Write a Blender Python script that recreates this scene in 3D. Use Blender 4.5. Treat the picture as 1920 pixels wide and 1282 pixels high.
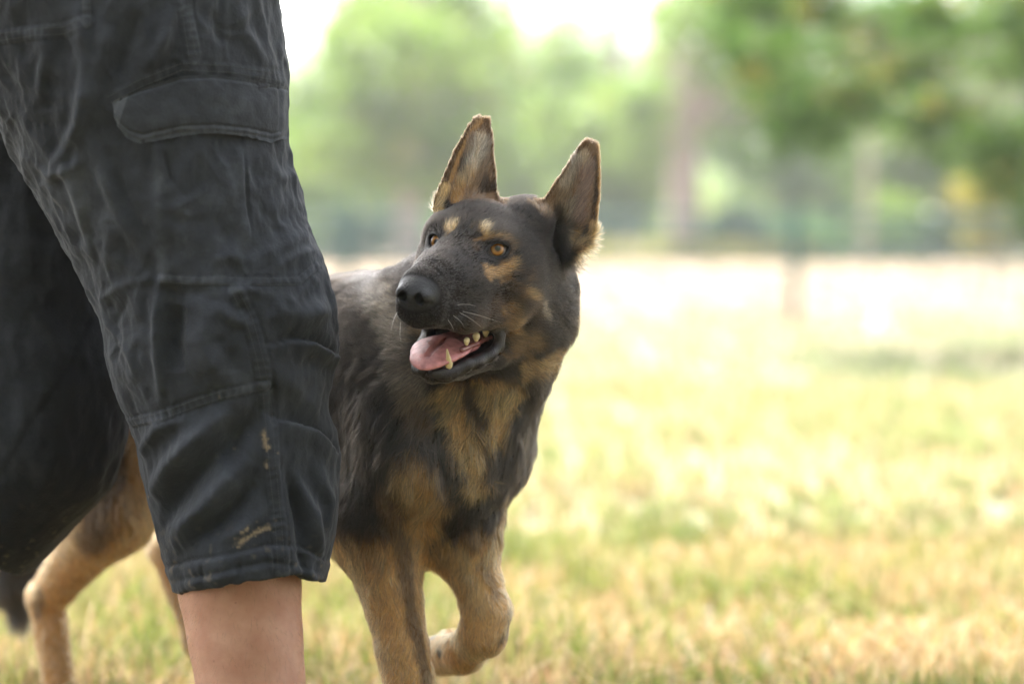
import bpy, math, random
import numpy as np
from mathutils import Vector, Matrix
from mathutils.bvhtree import BVHTree

random.seed(7)
rng = np.random.default_rng(7)
scene = bpy.context.scene
for o in list(bpy.data.objects):
    bpy.data.objects.remove(o)
COL = scene.collection

# ------------------------------------------------------------------ camera
CAM_H = 0.62
FPX = 4533.0                       # 85 mm on a 36 mm frame, 1920 px wide
PITCH = math.atan((641 - 470) / FPX)
cam_d = bpy.data.cameras.new('camera')
cam = bpy.data.objects.new('camera', cam_d)
COL.objects.link(cam)
cam_d.lens = 85.0
cam_d.sensor_width = 36.0
cam_d.clip_start = 0.05
cam_d.clip_end = 2000.0
cam.location = (0, 0, CAM_H)
cam.rotation_euler = (math.pi / 2 - PITCH, 0, 0)
cam_d.dof.use_dof = True
cam_d.dof.focus_distance = 2.55
cam_d.dof.aperture_fstop = 2.3
scene.camera = cam

# ------------------------------------------------------------------ world, sun, exposure
SUN_EL, SUN_AZ = 58.0, -35.0       # azimuth clockwise from the viewing direction (+Y): high, behind, to the left
world = bpy.data.worlds.new('World')
scene.world = world
world.use_nodes = True
wn, wl = world.node_tree.nodes, world.node_tree.links
wn.clear()
w_out = wn.new('ShaderNodeOutputWorld')
w_bg = wn.new('ShaderNodeBackground')
w_sky = wn.new('ShaderNodeTexSky')
w_sky.sky_type = 'NISHITA'
w_sky.sun_disc = False
w_sky.sun_elevation = math.radians(SUN_EL)
w_sky.sun_rotation = math.radians(SUN_AZ)
w_sky.air_density = 1.0
w_sky.dust_density = 4.0
w_hsv = wn.new('ShaderNodeHueSaturation')
w_hsv.inputs['Saturation'].default_value = 0.38      # thin bright cloud veil
wl.new(w_sky.outputs[0], w_hsv.inputs['Color'])
wl.new(w_hsv.outputs[0], w_bg.inputs['Color'])
w_bg.inputs['Strength'].default_value = 0.105
wl.new(w_bg.outputs[0], w_out.inputs[0])

sun_d = bpy.data.lights.new('sun', 'SUN')
sun_d.energy = 3.0
sun_d.angle = math.radians(7.0)
sun_d.color = (1.0, 0.965, 0.91)
sun = bpy.data.objects.new('sun', sun_d)
COL.objects.link(sun)
_e, _a = math.radians(SUN_EL), math.radians(SUN_AZ)
_sd = Vector((math.cos(_e) * math.sin(_a), math.cos(_e) * math.cos(_a), math.sin(_e)))
sun.rotation_euler = (-_sd).to_track_quat('-Z', 'Y').to_euler()
sun.location = (-6, 12, 14)

vs = scene.view_settings
vs.view_transform = 'Standard'
vs.look = 'None'
vs.gamma = 1.0
vs.use_curve_mapping = False
vs.exposure = 2.82
cy = scene.cycles
cy.use_denoising = True
try:
    cy.denoiser = 'OPENIMAGEDENOISE'
except Exception:
    pass
cy.max_bounces = 8
cy.diffuse_bounces = 3
cy.glossy_bounces = 3
cy.transmission_bounces = 4
cy.transparent_max_bounces = 8
cy.sample_clamp_indirect = 6.0
scene.cycles_curves.shape = 'RIBBONS'

# ------------------------------------------------------------------ helpers
def unproj(px, py, d):
    """a world point seen at photo pixel px, py at depth d along the lens axis"""
    x = (px - 960) / FPX * d
    u = -(py - 641) / FPX * d
    return np.array([x, d * math.cos(PITCH) + u * math.sin(PITCH),
                     CAM_H - d * math.sin(PITCH) + u * math.cos(PITCH)])

def proj(P):
    P = np.asarray(P, float)
    x, y, z = P[..., 0], P[..., 1], P[..., 2] - CAM_H
    d = y * math.cos(PITCH) - z * math.sin(PITCH)
    u = y * math.sin(PITCH) + z * math.cos(PITCH)
    return 960 + FPX * x / d, 641 - FPX * u / d, d

def tag(o, label=None, cat=None, group=None, kind=None):
    if label: o['label'] = label
    if cat: o['category'] = cat
    if group: o['group'] = group
    if kind: o['kind'] = kind
    return o

def empty(name, loc=(0, 0, 0)):
    o = bpy.data.objects.new(name, None)
    o.empty_display_size = 0.1
    o.location = loc
    COL.objects.link(o)
    return o

def mesh_obj(name, V, F, mat=None, parent=None, smooth=True):
    V = np.asarray(V, np.float32)
    me = bpy.data.meshes.new(name)
    if isinstance(F, np.ndarray) and F.ndim == 2:
        k = F.shape[1]
        me.vertices.add(len(V)); me.vertices.foreach_set('co', V.ravel())
        me.loops.add(F.size); me.loops.foreach_set('vertex_index', F.astype(np.int32).ravel())
        me.polygons.add(len(F))
        me.polygons.foreach_set('loop_start', np.arange(0, F.size, k, dtype=np.int32))
        me.polygons.foreach_set('loop_total', np.full(len(F), k, np.int32))
        me.update(calc_edges=True)
        me.validate()
    else:
        me.from_pydata([tuple(v) for v in V], [], [tuple(f) for f in F])
        me.update()
    if smooth:
        me.polygons.foreach_set('use_smooth', np.ones(len(me.polygons), bool))
    if mat: me.materials.append(mat)
    o = bpy.data.objects.new(name, me)
    COL.objects.link(o)
    if parent:
        o.parent = parent
        o.matrix_parent_inverse = parent.matrix_world.inverted() if parent.type != 'EMPTY' else Matrix.Translation(-Vector(parent.location))
    return o

def point_color(o, name, cols):
    me = o.data
    a = me.attributes.new(name, 'FLOAT_COLOR', 'POINT')
    c = np.ones((len(me.vertices), 4), np.float32); c[:, :cols.shape[1]] = cols
    a.data.foreach_set('color', c.ravel())

def point_float(o, name, vals):
    a = o.data.attributes.new(name, 'FLOAT', 'POINT')
    a.data.foreach_set('value', np.asarray(vals, np.float32))

def sstep(a, b, x):
    t = np.clip((x - a) / (b - a), 0, 1)
    return t * t * (3 - 2 * t)

# value noise, vectorised, trilinear on a hashed lattice
_perm = np.random.default_rng(3).random((64, 64, 64)).astype(np.float32)
def vnoise(P):
    P = np.asarray(P, float)
    i = np.floor(P).astype(int); f = P - i; f = f * f * (3 - 2 * f)
    out = 0
    for dx in (0, 1):
        for dy in (0, 1):
            for dz in (0, 1):
                w = (f[:, 0] if dx else 1 - f[:, 0]) * (f[:, 1] if dy else 1 - f[:, 1]) * (f[:, 2] if dz else 1 - f[:, 2])
                out = out + w * _perm[(i[:, 0] + dx) & 63, (i[:, 1] + dy) & 63, (i[:, 2] + dz) & 63]
    return out - 0.5
def fbm(P, o=3):
    s, a = 0, 1.0
    for k in range(o):
        s = s + a * vnoise(P * 2.0 ** k + 17.3 * k); a *= 0.5
    return s

# ------------------------------------------------------------------ signed distance modelling
class Field:
    """an ordered list of primitives joined by smooth union or smooth subtraction"""
    MARGIN = 0.09
    def __init__(self): self.ops = []
    def add(self, fn, c, r, op='u', k=0.01):
        self.ops.append((fn, np.asarray(c, float), r, op, k))
    def ellipsoid(self, c, r, Rm=None, op='u', k=0.01):
        c = np.asarray(c, float); r = np.asarray(r, float)
        def fn(P):
            q = P - c
            if Rm is not None: q = q @ Rm
            a = np.sqrt(((q / r) ** 2).sum(1)); b = np.sqrt(((q / r ** 2) ** 2).sum(1)) + 1e-9
            return np.where(a > 1e-6, a * (a - 1) / b, -r.min())
        self.add(fn, c, r.max(), op, k)
    def cone(self, a, b, ra, rb, op='u', k=0.01, flat=None):
        """tapered capsule; flat=(unit vector, factor) squashes it along a direction"""
        a = np.asarray(a, float); b = np.asarray(b, float)
        ba = b - a; L2 = max(ba @ ba, 1e-12)
        def fn(P):
            q = P - a
            h = np.clip(q @ ba / L2, 0, 1)
            w = q - h[:, None] * ba
            r = ra + (rb - ra) * h
            if flat is None:
                return np.sqrt((w ** 2).sum(1)) - r
            n = np.asarray(flat[0], float)
            s = w @ n
            w2 = w + ((1 / flat[1] - 1) * s)[:, None] * n
            return (np.sqrt((w2 ** 2).sum(1)) - r) * (flat[1] if flat[1] < 1 else 1)
        self.add(fn, (a + b) / 2, math.sqrt(L2) / 2 + max(ra, rb) * (max(1, flat[1]) if flat else 1), op, k)
    def chain(self, pts, op='u', k=0.01, flat=None):
        for (p, r), (q, s) in zip(pts[:-1], pts[1:]):
            self.cone(p, q, r, s, op, k, flat)
    def __call__(self, P):
        P = np.asarray(P, float)
        f = np.full(len(P), 1.0)
        for fn, c, r, op, k in self.ops:
            m = ((P - c) ** 2).sum(1) < (r + self.MARGIN) ** 2
            if not m.any(): continue
            d = fn(P[m]); g = f[m]
            if op == 'u':
                h = np.clip(0.5 + 0.5 * (g - d) / k, 0, 1)
                f[m] = g * (1 - h) + d * h - k * h * (1 - h)
            else:
                d = -d
                h = np.clip(0.5 - 0.5 * (g - d) / k, 0, 1)
                f[m] = g * (1 - h) + d * h + k * h * (1 - h)
        return f
    def grad(self, P, e=4e-4):
        K = np.array([[1, -1, -1], [-1, -1, 1], [-1, 1, -1], [1, 1, 1]], float)
        g = 0
        for kk in K: g = g + kk * self(P + kk * e)[:, None]
        return g / (4 * e)
    def project(self, P, n=2):
        for _ in range(n):
            f = self(P); g = self.grad(P)
            s = np.clip(f / ((g ** 2).sum(1) + 1e-3), -0.004, 0.004)
            P = P - s[:, None] * g
        return P

def polygonise(F, lo, hi, vox, B=8):
    lo = np.asarray(lo, float)
    nb = np.ceil((np.asarray(hi, float) - lo) / (vox * B)).astype(int)
    n = nb * B + 1
    bi = np.stack(np.meshgrid(*[np.arange(k) for k in nb], indexing='ij'), -1).reshape(-1, 3)
    fc = F(lo + (bi + 0.5) * B * vox)
    G = np.repeat(np.repeat(np.repeat(np.sign(fc).reshape(nb).astype(np.float32), B, 0), B, 1), B, 2)
    G = np.pad(G, ((0, 1), (0, 1), (0, 1)), mode='edge')
    act = bi[np.abs(fc) < B * vox * 1.45]
    off = np.stack(np.meshgrid(*[np.arange(B + 1)] * 3, indexing='ij'), -1).reshape(-1, 3)
    for s in range(0, len(act), 150):
        a = act[s:s + 150]
        idx = (a[:, None, :] * B + off[None]).reshape(-1, 3)
        G[idx[:, 0], idx[:, 1], idx[:, 2]] = F(lo + idx * vox)
    # naive surface nets
    S = G < 0
    cnt = np.zeros(tuple(k - 1 for k in G.shape), np.int8)
    for dx in (0, 1):
        for dy in (0, 1):
            for dz in (0, 1):
                cnt += S[dx:dx + cnt.shape[0], dy:dy + cnt.shape[1], dz:dz + cnt.shape[2]]
    C = np.argwhere((cnt > 0) & (cnt < 8))
    ids = np.full(cnt.shape, -1, np.int32)
    ids[C[:, 0], C[:, 1], C[:, 2]] = np.arange(len(C))
    acc = np.zeros((len(C), 3)); w = np.zeros(len(C))
    cor = [np.array(v) for v in np.ndindex(2, 2, 2)]
    for a in cor:
        for ax in range(3):
            if a[ax]: continue
            b = a.copy(); b[ax] = 1
            va = G[tuple((C + a).T)]; vb = G[tuple((C + b).T)]
            m = (va < 0) != (vb < 0)
            t = va[m] / (va[m] - vb[m])
            p = a + t[:, None] * (b - a)
            acc[m] += p; w[m] += 1
    V = lo + (C + acc / w[:, None]) * vox
    Q = []
    for ax in range(3):
        u, v = (ax + 1) % 3, (ax + 2) % 3
        sl0 = [slice(1, -1)] * 3; sl0[ax] = slice(0, -1)
        sl1 = [slice(1, -1)] * 3; sl1[ax] = slice(1, None)
        A, Bm = S[tuple(sl0)], S[tuple(sl1)]
        E = np.argwhere(A != Bm); inside = A[tuple(E.T)]
        o = np.array([1, 1, 1]); o[ax] = 0
        E = E + o
        du = np.zeros(3, int); du[u] = 1; dv = np.zeros(3, int); dv[v] = 1
        q = np.stack([ids[tuple((E - du - dv).T)], ids[tuple((E - dv).T)], ids[tuple(E.T)], ids[tuple((E - du).T)]], 1)
        q[~inside] = q[~inside][:, ::-1]
        Q.append(q)
    Q = np.concatenate(Q)
    return V, Q[(Q >= 0).all(1)]

def subdivide(V, Q, sel):
    """split the chosen quads in four; their neighbours keep their (collinear) borders"""
    q = Q[sel]
    e = np.stack([q, np.roll(q, -1, 1)], -1).reshape(-1, 2)
    es = np.sort(e, 1)
    key = es[:, 0].astype(np.int64) * len(V) + es[:, 1]
    uk, inv, num = np.unique(key, return_inverse=True, return_counts=True)
    ue = np.stack([uk // len(V), uk % len(V)], 1)
    mid = V[ue].mean(1); cen = V[q].mean(1)
    m0 = len(V); c0 = m0 + len(mid)
    mi = inv.reshape(-1, 4) + m0; ci = c0 + np.arange(len(q))
    nq = [np.stack([q[:, k], mi[:, k], ci, mi[:, (k + 3) % 4]], 1) for k in range(4)]
    V2 = np.concatenate([V, mid, cen])
    free = np.ones(len(V2), bool); free[m0:c0] = num > 1
    return V2, np.concatenate([Q[~sel]] + nq), free

def vert_normals(V, Q):
    n = np.cross(V[Q[:, 2]] - V[Q[:, 0]], V[Q[:, 3]] - V[Q[:, 1]])
    N = np.zeros_like(V)
    for k in range(4): np.add.at(N, Q[:, k], n)
    return N / (np.linalg.norm(N, axis=1)[:, None] + 1e-12)

def norm(v): return v / (np.linalg.norm(v, axis=-1, keepdims=True) + 1e-9)
def relax(V, Q, idx_mask, it=3, lam=0.5):
    e = np.concatenate([np.stack([Q[:, k], Q[:, (k + 1) % 4]], 1) for k in range(4)])
    e = e[idx_mask[e].any(1)]
    for _ in range(it):
        S = np.zeros_like(V); n = np.zeros(len(V))
        np.add.at(S, e[:, 0], V[e[:, 1]]); np.add.at(n, e[:, 0], 1)
        np.add.at(S, e[:, 1], V[e[:, 0]]); np.add.at(n, e[:, 1], 1)
        m = idx_mask & (n > 0)
        V = V.copy(); V[m] += lam * (S[m] / n[m][:, None] - V[m])
    return V

class Hits:
    """finds where the sight line of a photo pixel meets a mesh"""
    def __init__(self, V, Q):
        self.b = BVHTree.FromPolygons([tuple(v) for v in V], [tuple(int(i) for i in q) for q in Q])
    def __call__(self, px, py):
        o = Vector((0, 0, CAM_H)); t = Vector(unproj(px, py, 1.0)); d = (t - o).normalized()
        p, n, i, dist = self.b.ray_cast(o, d)
        if p is None:
            for rad in (4, 8, 14, 22, 34, 50):
                for k in range(12):
                    a = k * math.pi / 6
                    d2 = (Vector(unproj(px + rad * math.cos(a), py + rad * math.sin(a), 1.0)) - o).normalized()
                    p, n, i, dist = self.b.ray_cast(o, d2)
                    if p is not None: return np.array(p), np.array(n)
            return None, None
        return np.array(p), np.array(n)
    def line(self, pts, step=8):
        pts = np.array(pts, float); out = []
        for a, b in zip(pts[:-1], pts[1:]):
            m = max(1, int(np.linalg.norm(b - a) / step))
            for t in np.linspace(0, 1, m, endpoint=False):
                p, _ = self(*(a + (b - a) * t))
                if p is not None: out.append(p)
        p, _ = self(*pts[-1])
        if p is not None: out.append(p)
        return np.array(out)

def near_line(P, L):
    """distance to a polyline, arclength along it, and the offset vector; only near points are worked out"""
    lo, hi = L.min(0) - 0.06, L.max(0) + 0.06
    m = ((P > lo) & (P < hi)).all(1)
    Pm = P[m]
    best = np.full(len(Pm), 9.0); s = np.zeros(len(Pm)); off = np.zeros((len(Pm), 3)); acc = 0
    if len(L) == 1: L = np.concatenate([L, L + 1e-5])
    for a, b in zip(L[:-1], L[1:]):
        ba = b - a; l = np.linalg.norm(ba) + 1e-9
        h = np.clip((Pm - a) @ ba / l ** 2, 0, 1)
        w = Pm - a - h[:, None] * ba
        d = np.sqrt((w ** 2).sum(1)); u = d < best
        best[u] = d[u]; s[u] = acc + h[u] * l; off[u] = w[u]; acc += l
    return m, best, s, acc, off

# ------------------------------------------------------------------ materials
def new_mat(name):
    m = bpy.data.materials.new(name); m.use_nodes = True
    nt = m.node_tree; nt.nodes.clear()
    out = nt.nodes.new('ShaderNodeOutputMaterial')
    return m, nt, nt.nodes, nt.links, out

def simple_mat(name, col, rough=0.6, spec=0.5, noise=0.0, nscale=20.0, bump=0.0, bscale=200.0, coat=0.0, sss=0.0, metal=0.0):
    m, nt, N, L, out = new_mat(name)
    b = N.new('ShaderNodeBsdfPrincipled')
    b.inputs['Roughness'].default_value = rough
    b.inputs['Specular IOR Level'].default_value = spec
    b.inputs['Coat Weight'].default_value = coat
    b.inputs['Coat Roughness'].default_value = 0.1
    b.inputs['Metallic'].default_value = metal
    if sss:
        b.inputs['Subsurface Weight'].default_value = sss
        b.inputs['Subsurface Radius'].default_value = (0.01, 0.004, 0.002)
        b.inputs['Subsurface Scale'].default_value = 1.0
    geo = N.new('ShaderNodeNewGeometry')
    if noise:
        n = N.new('ShaderNodeTexNoise'); n.inputs['Scale'].default_value = nscale; n.inputs['Detail'].default_value = 5
        L.new(geo.outputs['Position'], n.inputs['Vector'])
        mx = N.new('ShaderNodeMix'); mx.data_type = 'RGBA'
        mx.inputs['A'].default_value = (*[c * (1 - noise) for c in col], 1)
        mx.inputs['B'].default_value = (*[min(1, c * (1 + noise)) for c in col], 1)
        L.new(n.outputs['Fac'], mx.inputs['Factor'])
        L.new(mx.outputs['Result'], b.inputs['Base Color'])
    else:
        b.inputs['Base Color'].default_value = (*col, 1)
    if bump:
        n2 = N.new('ShaderNodeTexNoise'); n2.inputs['Scale'].default_value = bscale; n2.inputs['Detail'].default_value = 3
        L.new(geo.outputs['Position'], n2.inputs['Vector'])
        bp = N.new('ShaderNodeBump'); bp.inputs['Strength'].default_value = bump; bp.inputs['Distance'].default_value = 0.002
        L.new(n2.outputs['Fac'], bp.inputs['Height']); L.new(bp.outputs[0], b.inputs['Normal'])
    L.new(b.outputs[0], out.inputs[0])
    return m

def attr_mat(name, attr, rough=0.8, spec=0.3, noise=0.25, nscale=60.0, bump=0.0, bscale=300.0, translucent=0.0, sheen=0.0):
    """colour from an attribute of the geometry, broken up with noise"""
    m, nt, N, L, out = new_mat(name)
    b = N.new('ShaderNodeBsdfPrincipled')
    b.inputs['Roughness'].default_value = rough
    b.inputs['Specular IOR Level'].default_value = spec
    b.inputs['Sheen Weight'].default_value = sheen
    at = N.new('ShaderNodeAttribute'); at.attribute_name = attr
    geo = N.new('ShaderNodeNewGeometry')
    n = N.new('ShaderNodeTexNoise'); n.inputs['Scale'].default_value = nscale; n.inputs['Detail'].default_value = 4
    L.new(geo.outputs['Position'], n.inputs['Vector'])
    mr = N.new('ShaderNodeMapRange'); mr.inputs['To Min'].default_value = 1 - noise; mr.inputs['To Max'].default_value = 1 + noise
    L.new(n.outputs['Fac'], mr.inputs['Value'])
    vm = N.new('ShaderNodeVectorMath'); vm.operation = 'SCALE'
    L.new(at.outputs['Color'], vm.inputs[0]); L.new(mr.outputs[0], vm.inputs['Scale'])
    L.new(vm.outputs[0], b.inputs['Base Color'])
    if bump:
        n2 = N.new('ShaderNodeTexNoise'); n2.inputs['Scale'].default_value = bscale; n2.inputs['Detail'].default_value = 3
        L.new(geo.outputs['Position'], n2.inputs['Vector'])
        bp = N.new('ShaderNodeBump'); bp.inputs['Strength'].default_value = bump; bp.inputs['Distance'].default_value = 0.001
        L.new(n2.outputs['Fac'], bp.inputs['Height']); L.new(bp.outputs[0], b.inputs['Normal'])
    if translucent:
        tr = N.new('ShaderNodeBsdfTranslucent'); L.new(vm.outputs[0], tr.inputs['Color'])
        mx = N.new('ShaderNodeMixShader'); mx.inputs[0].default_value = translucent
        L.new(b.outputs[0], mx.inputs[1]); L.new(tr.outputs[0], mx.inputs[2])
        L.new(mx.outputs[0], out.inputs[0])
    else:
        L.new(b.outputs[0], out.inputs[0])
    return m

def uv_sphere_(c, r, n=24, m=14):
    V, F = [], []
    for i in range(m + 1):
        th = math.pi * i / m
        for j in range(n):
            ph = 2 * math.pi * j / n
            V.append((c[0] + r[0] * math.sin(th) * math.cos(ph), c[1] + r[1] * math.sin(th) * math.sin(ph), c[2] + r[2] * math.cos(th)))
    for i in range(m):
        for j in range(n):
            F.append((i * n + j, (i + 1) * n + j, (i + 1) * n + (j + 1) % n, i * n + (j + 1) % n))
    return np.array(V), np.array(F)
# ================================================================== SETTING
def ground_z(x, y):
    # level field, rising very gently towards the wood
    return 0.40 * sstep(22, 47, y) + 0.0 * x

def ground_mat():
    m, nt, N, L, out = new_mat('mown_field')
    b = N.new('ShaderNodeBsdfPrincipled'); b.inputs['Roughness'].default_value = 0.9; b.inputs['Specular IOR Level'].default_value = 0.2
    geo = N.new('ShaderNodeNewGeometry')
    def noise(sc, det, dist=0.0):
        n = N.new('ShaderNodeTexNoise'); n.inputs['Scale'].default_value = sc; n.inputs['Detail'].default_value = det; n.inputs['Distortion'].default_value = dist
        L.new(geo.outputs['Position'], n.inputs['Vector']); return n
    big = noise(0.35, 4); mid = noise(2.2, 5, 0.5); fine = noise(38, 6, 1.0)
    sep = N.new('ShaderNodeSeparateXYZ'); L.new(geo.outputs['Position'], sep.inputs[0])
    # straw beyond the fence, greener in front of it
    far = N.new('ShaderNodeMapRange'); far.inputs['From Min'].default_value = 14; far.inputs['From Max'].default_value = 22; L.new(sep.outputs['Y'], far.inputs['Value'])
    g = N.new('ShaderNodeValToRGB'); e = g.color_ramp.elements
    e[0].position = 0.30; e[0].color = (0.20, 0.23, 0.13, 1); e[1].position = 0.66; e[1].color = (0.36, 0.32, 0.22, 1)
    x = e.new(0.5); x.color = (0.27, 0.27, 0.17, 1)
    mixn = N.new('ShaderNodeMath'); mixn.operation = 'MULTIPLY_ADD'; mixn.inputs[1].default_value = 0.55
    h = N.new('ShaderNodeMath'); h.operation = 'MULTIPLY'; h.inputs[1].default_value = 0.45; L.new(mid.outputs['Fac'], h.inputs[0])
    L.new(big.outputs['Fac'], mixn.inputs[0]); L.new(h.outputs[0], mixn.inputs[2]); L.new(mixn.outputs[0], g.inputs[0])
    st = N.new('ShaderNodeValToRGB'); e = st.color_ramp.elements
    e[0].position = 0.3; e[0].color = (0.27, 0.20, 0.135, 1); e[1].position = 0.75; e[1].color = (0.34, 0.265, 0.195, 1)
    L.new(mid.outputs['Fac'], st.inputs[0])
    mx = N.new('ShaderNodeMix'); mx.data_type = 'RGBA'; L.new(far.outputs[0], mx.inputs['Factor']); L.new(g.outputs[0], mx.inputs['A']); L.new(st.outputs[0], mx.inputs['B'])
    soil = N.new('ShaderNodeMix'); soil.data_type = 'RGBA'; soil.inputs['B'].default_value = (0.085, 0.058, 0.034, 1)
    near = N.new('ShaderNodeMapRange'); near.inputs['From Min'].default_value = 7.5; near.inputs['From Max'].default_value = 3.0; near.inputs['To Max'].default_value = 0.75; L.new(sep.outputs['Y'], near.inputs['Value'])
    L.new(near.outputs[0], soil.inputs['Factor']); L.new(mx.outputs['Result'], soil.inputs['A'])
    fm = N.new('ShaderNodeMapRange'); fm.inputs['To Min'].default_value = 0.65; fm.inputs['To Max'].default_value = 1.35; L.new(fine.outputs['Fac'], fm.inputs['Value'])
    vm = N.new('ShaderNodeVectorMath'); vm.operation = 'SCALE'; L.new(soil.outputs['Result'], vm.inputs[0]); L.new(fm.outputs[0], vm.inputs['Scale'])
    L.new(vm.outputs[0], b.inputs['Base Color'])
    bp = N.new('ShaderNodeBump'); bp.inputs['Strength'].default_value = 0.8; bp.inputs['Distance'].default_value = 0.01; L.new(fine.outputs['Fac'], bp.inputs['Height']); L.new(bp.outputs[0], b.inputs['Normal'])
    L.new(b.outputs[0], out.inputs[0])
    return m
xs = np.unique(np.r_[np.linspace(-600, -20, 24), np.linspace(-20, 20, 81), np.linspace(20, 600, 24)])
ys = np.unique(np.r_[np.linspace(-60, 0, 13), np.linspace(0, 12, 61), np.linspace(12, 70, 59), np.linspace(70, 900, 30)])
X, Y = np.meshgrid(xs, ys, indexing='ij')
Z = ground_z(X, Y) + 0.015 * (vnoise(np.stack([X.ravel() * 1.3, Y.ravel() * 1.3, X.ravel() * 0], 1)).reshape(X.shape)) * (np.hypot(X, Y) < 80)
gi = np.arange(X.size).reshape(X.shape)
GQ = np.stack([gi[:-1, :-1], gi[1:, :-1], gi[1:, 1:], gi[:-1, 1:]], -1).reshape(-1, 4)
ground = mesh_obj('ground', np.stack([X, Y, Z], -1).reshape(-1, 3), GQ, ground_mat())
tag(ground, kind='structure')

# ---- grass: bent, tapering blades in tufts; straw and green mixed
def blades(n, xr, yr, hgt, wid, green, lay_=0.5, tuft=0.05, seed=1, rich=0.0, dull=1.0):
    r = np.random.default_rng(seed)
    y = yr[0] + (yr[1] - yr[0]) * r.random(n)
    half = xr(y)
    x = half[0] + (half[1] - half[0]) * r.random(n)
    # pull towards tuft centres
    cx = np.round(x / tuft + r.normal(0, 0.1, n)) * tuft; cyy = np.round(y / tuft) * tuft
    hx = vnoise(np.stack([cx * 91.7, cyy * 57.3, cx * 0 + 3], 1)); hy = vnoise(np.stack([cx * 33.1, cyy * 77.9, cx * 0 + 9], 1))
    x = x * 0.55 + 0.45 * (cx + hx * tuft * 1.6); y = y * 0.55 + 0.45 * (cyy + hy * tuft * 1.6)
    q = np.stack([x, y, 0 * x], 1)
    patchg = 0.55 * vnoise(q * 1.7) + 0.7 * vnoise(q * 6 + 5) + 0.9 * vnoise(q * 19 + 8) + 0.05 * x
    isg = (patchg + 0.38 * r.standard_normal(n)) > green
    az = r.random(n) * 2 * math.pi
    lean = np.where(isg, 0.25 + 0.45 * r.random(n), 0.35 + 1.05 * r.random(n) * (0.5 + lay_))
    hh = hgt * (0.45 + 0.9 * r.random(n)) * (1 + 0.8 * vnoise(q * 3 + 2)) * np.where(isg, 1.0, 0.9)
    hh = np.where(r.random(n) < 0.008, hh * 1.8, hh)
    w = wid * (0.6 + 0.8 * r.random(n)) * np.where(isg, 1.15, 0.75)
    K = 4
    V = np.zeros((n, K, 2, 3)); z0 = ground_z(x, y)
    side = np.stack([-np.sin(az + r.normal(0, 0.5, n)), np.cos(az), 0 * az], 1)
    dirx = np.stack([np.cos(az), np.sin(az)], 1)
    px_, pz = np.zeros(n), np.zeros(n)
    for k in range(K):
        t = k / (K - 1)
        ang = np.clip(lean * (0.35 + 1.1 * t), 0, 1.62)
        if k: px_ = px_ + hh / (K - 1) * np.sin(ang); pz = pz + hh / (K - 1) * np.cos(ang)
        ww = w * (1 - t ** 1.6) * 0.5 + 0.00015
        c = np.stack([x + dirx[:, 0] * px_, y + dirx[:, 1] * px_, z0 + np.maximum(pz, 0.001)], 1)
        V[:, k, 0] = c - side * ww[:, None]; V[:, k, 1] = c + side * ww[:, None]
    base = (np.arange(n) * K * 2)[:, None]
    F = np.concatenate([base + np.array([[2 * k, 2 * k + 1, 2 * k + 3, 2 * k + 2]]) for k in range(K - 1)])
    j = r.random((n, 1))
    gcol = np.array([0.17, 0.235, 0.07]) * (1 - j) + np.array([0.35, 0.39, 0.19]) * j
    scol = np.array([0.50, 0.385, 0.235]) * (1 - j) + np.array([0.70, 0.60, 0.46]) * j
    gcol = gcol * [1, 1, 1 - 0.5 * rich]; scol = scol * [1.04, 1 - 0.06 * rich, 1 - 0.38 * rich]
    gcol = gcol * dull; scol = scol * dull
    rust = r.random(n) < 0.10 + 0.12 * max(rich, 0)
    scol = np.where(rust[:, None], np.array([0.38, 0.20, 0.085]), scol)
    c = np.where(isg[:, None], gcol, scol) * (0.45 + 0.85 * r.random((n, 1)))
    return V.reshape(-1, 3), F, np.repeat(c, K * 2, 0)
grass_m = attr_mat('grass_blade', 'blade_color', rough=0.55, spec=0.35, noise=0.25, nscale=90, translucent=0.42)
def halfw(pad): return lambda y: (-(0.215 * y + pad), 0.215 * y + pad)
GR = [blades(190000, halfw(0.5), (1.6, 5.2), 0.060, 0.0029, 0.34, seed=11, rich=1.0, dull=0.76),
      blades(80000, halfw(0.8), (5.0, 11.0), 0.075, 0.0075, 0.30, tuft=0.12, seed=12, rich=0.45, dull=0.88),
      blades(60000, halfw(1.5), (10.5, 20.0), 0.09, 0.016, 0.22, tuft=0.3, seed=13, rich=-0.4, dull=0.92),
      blades(22000, halfw(2.5), (19.5, 46.0), 0.13, 0.028, 0.85, tuft=0.6, seed=14, dull=0.55)]
vo = 0; VV, FF, CC = [], [], []
for v, f, c in GR: VV.append(v); FF.append(f + vo); CC.append(c); vo += len(v)
grass = mesh_obj('grass', np.concatenate(VV), np.concatenate(FF), grass_m, smooth=False)
point_color(grass, 'blade_color', np.concatenate(CC)); tag(grass, 'short mown grass, half green and half dried to straw, covering the field', 'grass', kind='stuff')
# loose dry stalks lying across the sward near the camera
def stalks(pts_list, r0, mat, name, parent=None):
    V, F = [], []
    for P in pts_list:
        P = np.array(P); n = len(P); i0 = len(V)
        for k, p in enumerate(P):
            d = norm(P[min(k + 1, n - 1)] - P[max(k - 1, 0)]); a = norm(np.cross(d, [0.3, 0.1, 1.0])); b = np.cross(d, a)
            rr = r0 * (1 - 0.6 * k / n)
            for q in range(5): V.append(p + rr * (a * math.cos(q * 1.2566) + b * math.sin(q * 1.2566)))
        for k in range(n - 1):
            for q in range(5): F.append((i0 + k * 5 + q, i0 + k * 5 + (q + 1) % 5, i0 + k * 5 + 5 + (q + 1) % 5, i0 + k * 5 + 5 + q))
    return mesh_obj(name, V, np.array(F), mat, parent)
straw_m = simple_mat('dry_stalk', (0.55, 0.42, 0.22), rough=0.6, noise=0.3, nscale=60)
sl = []
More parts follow.
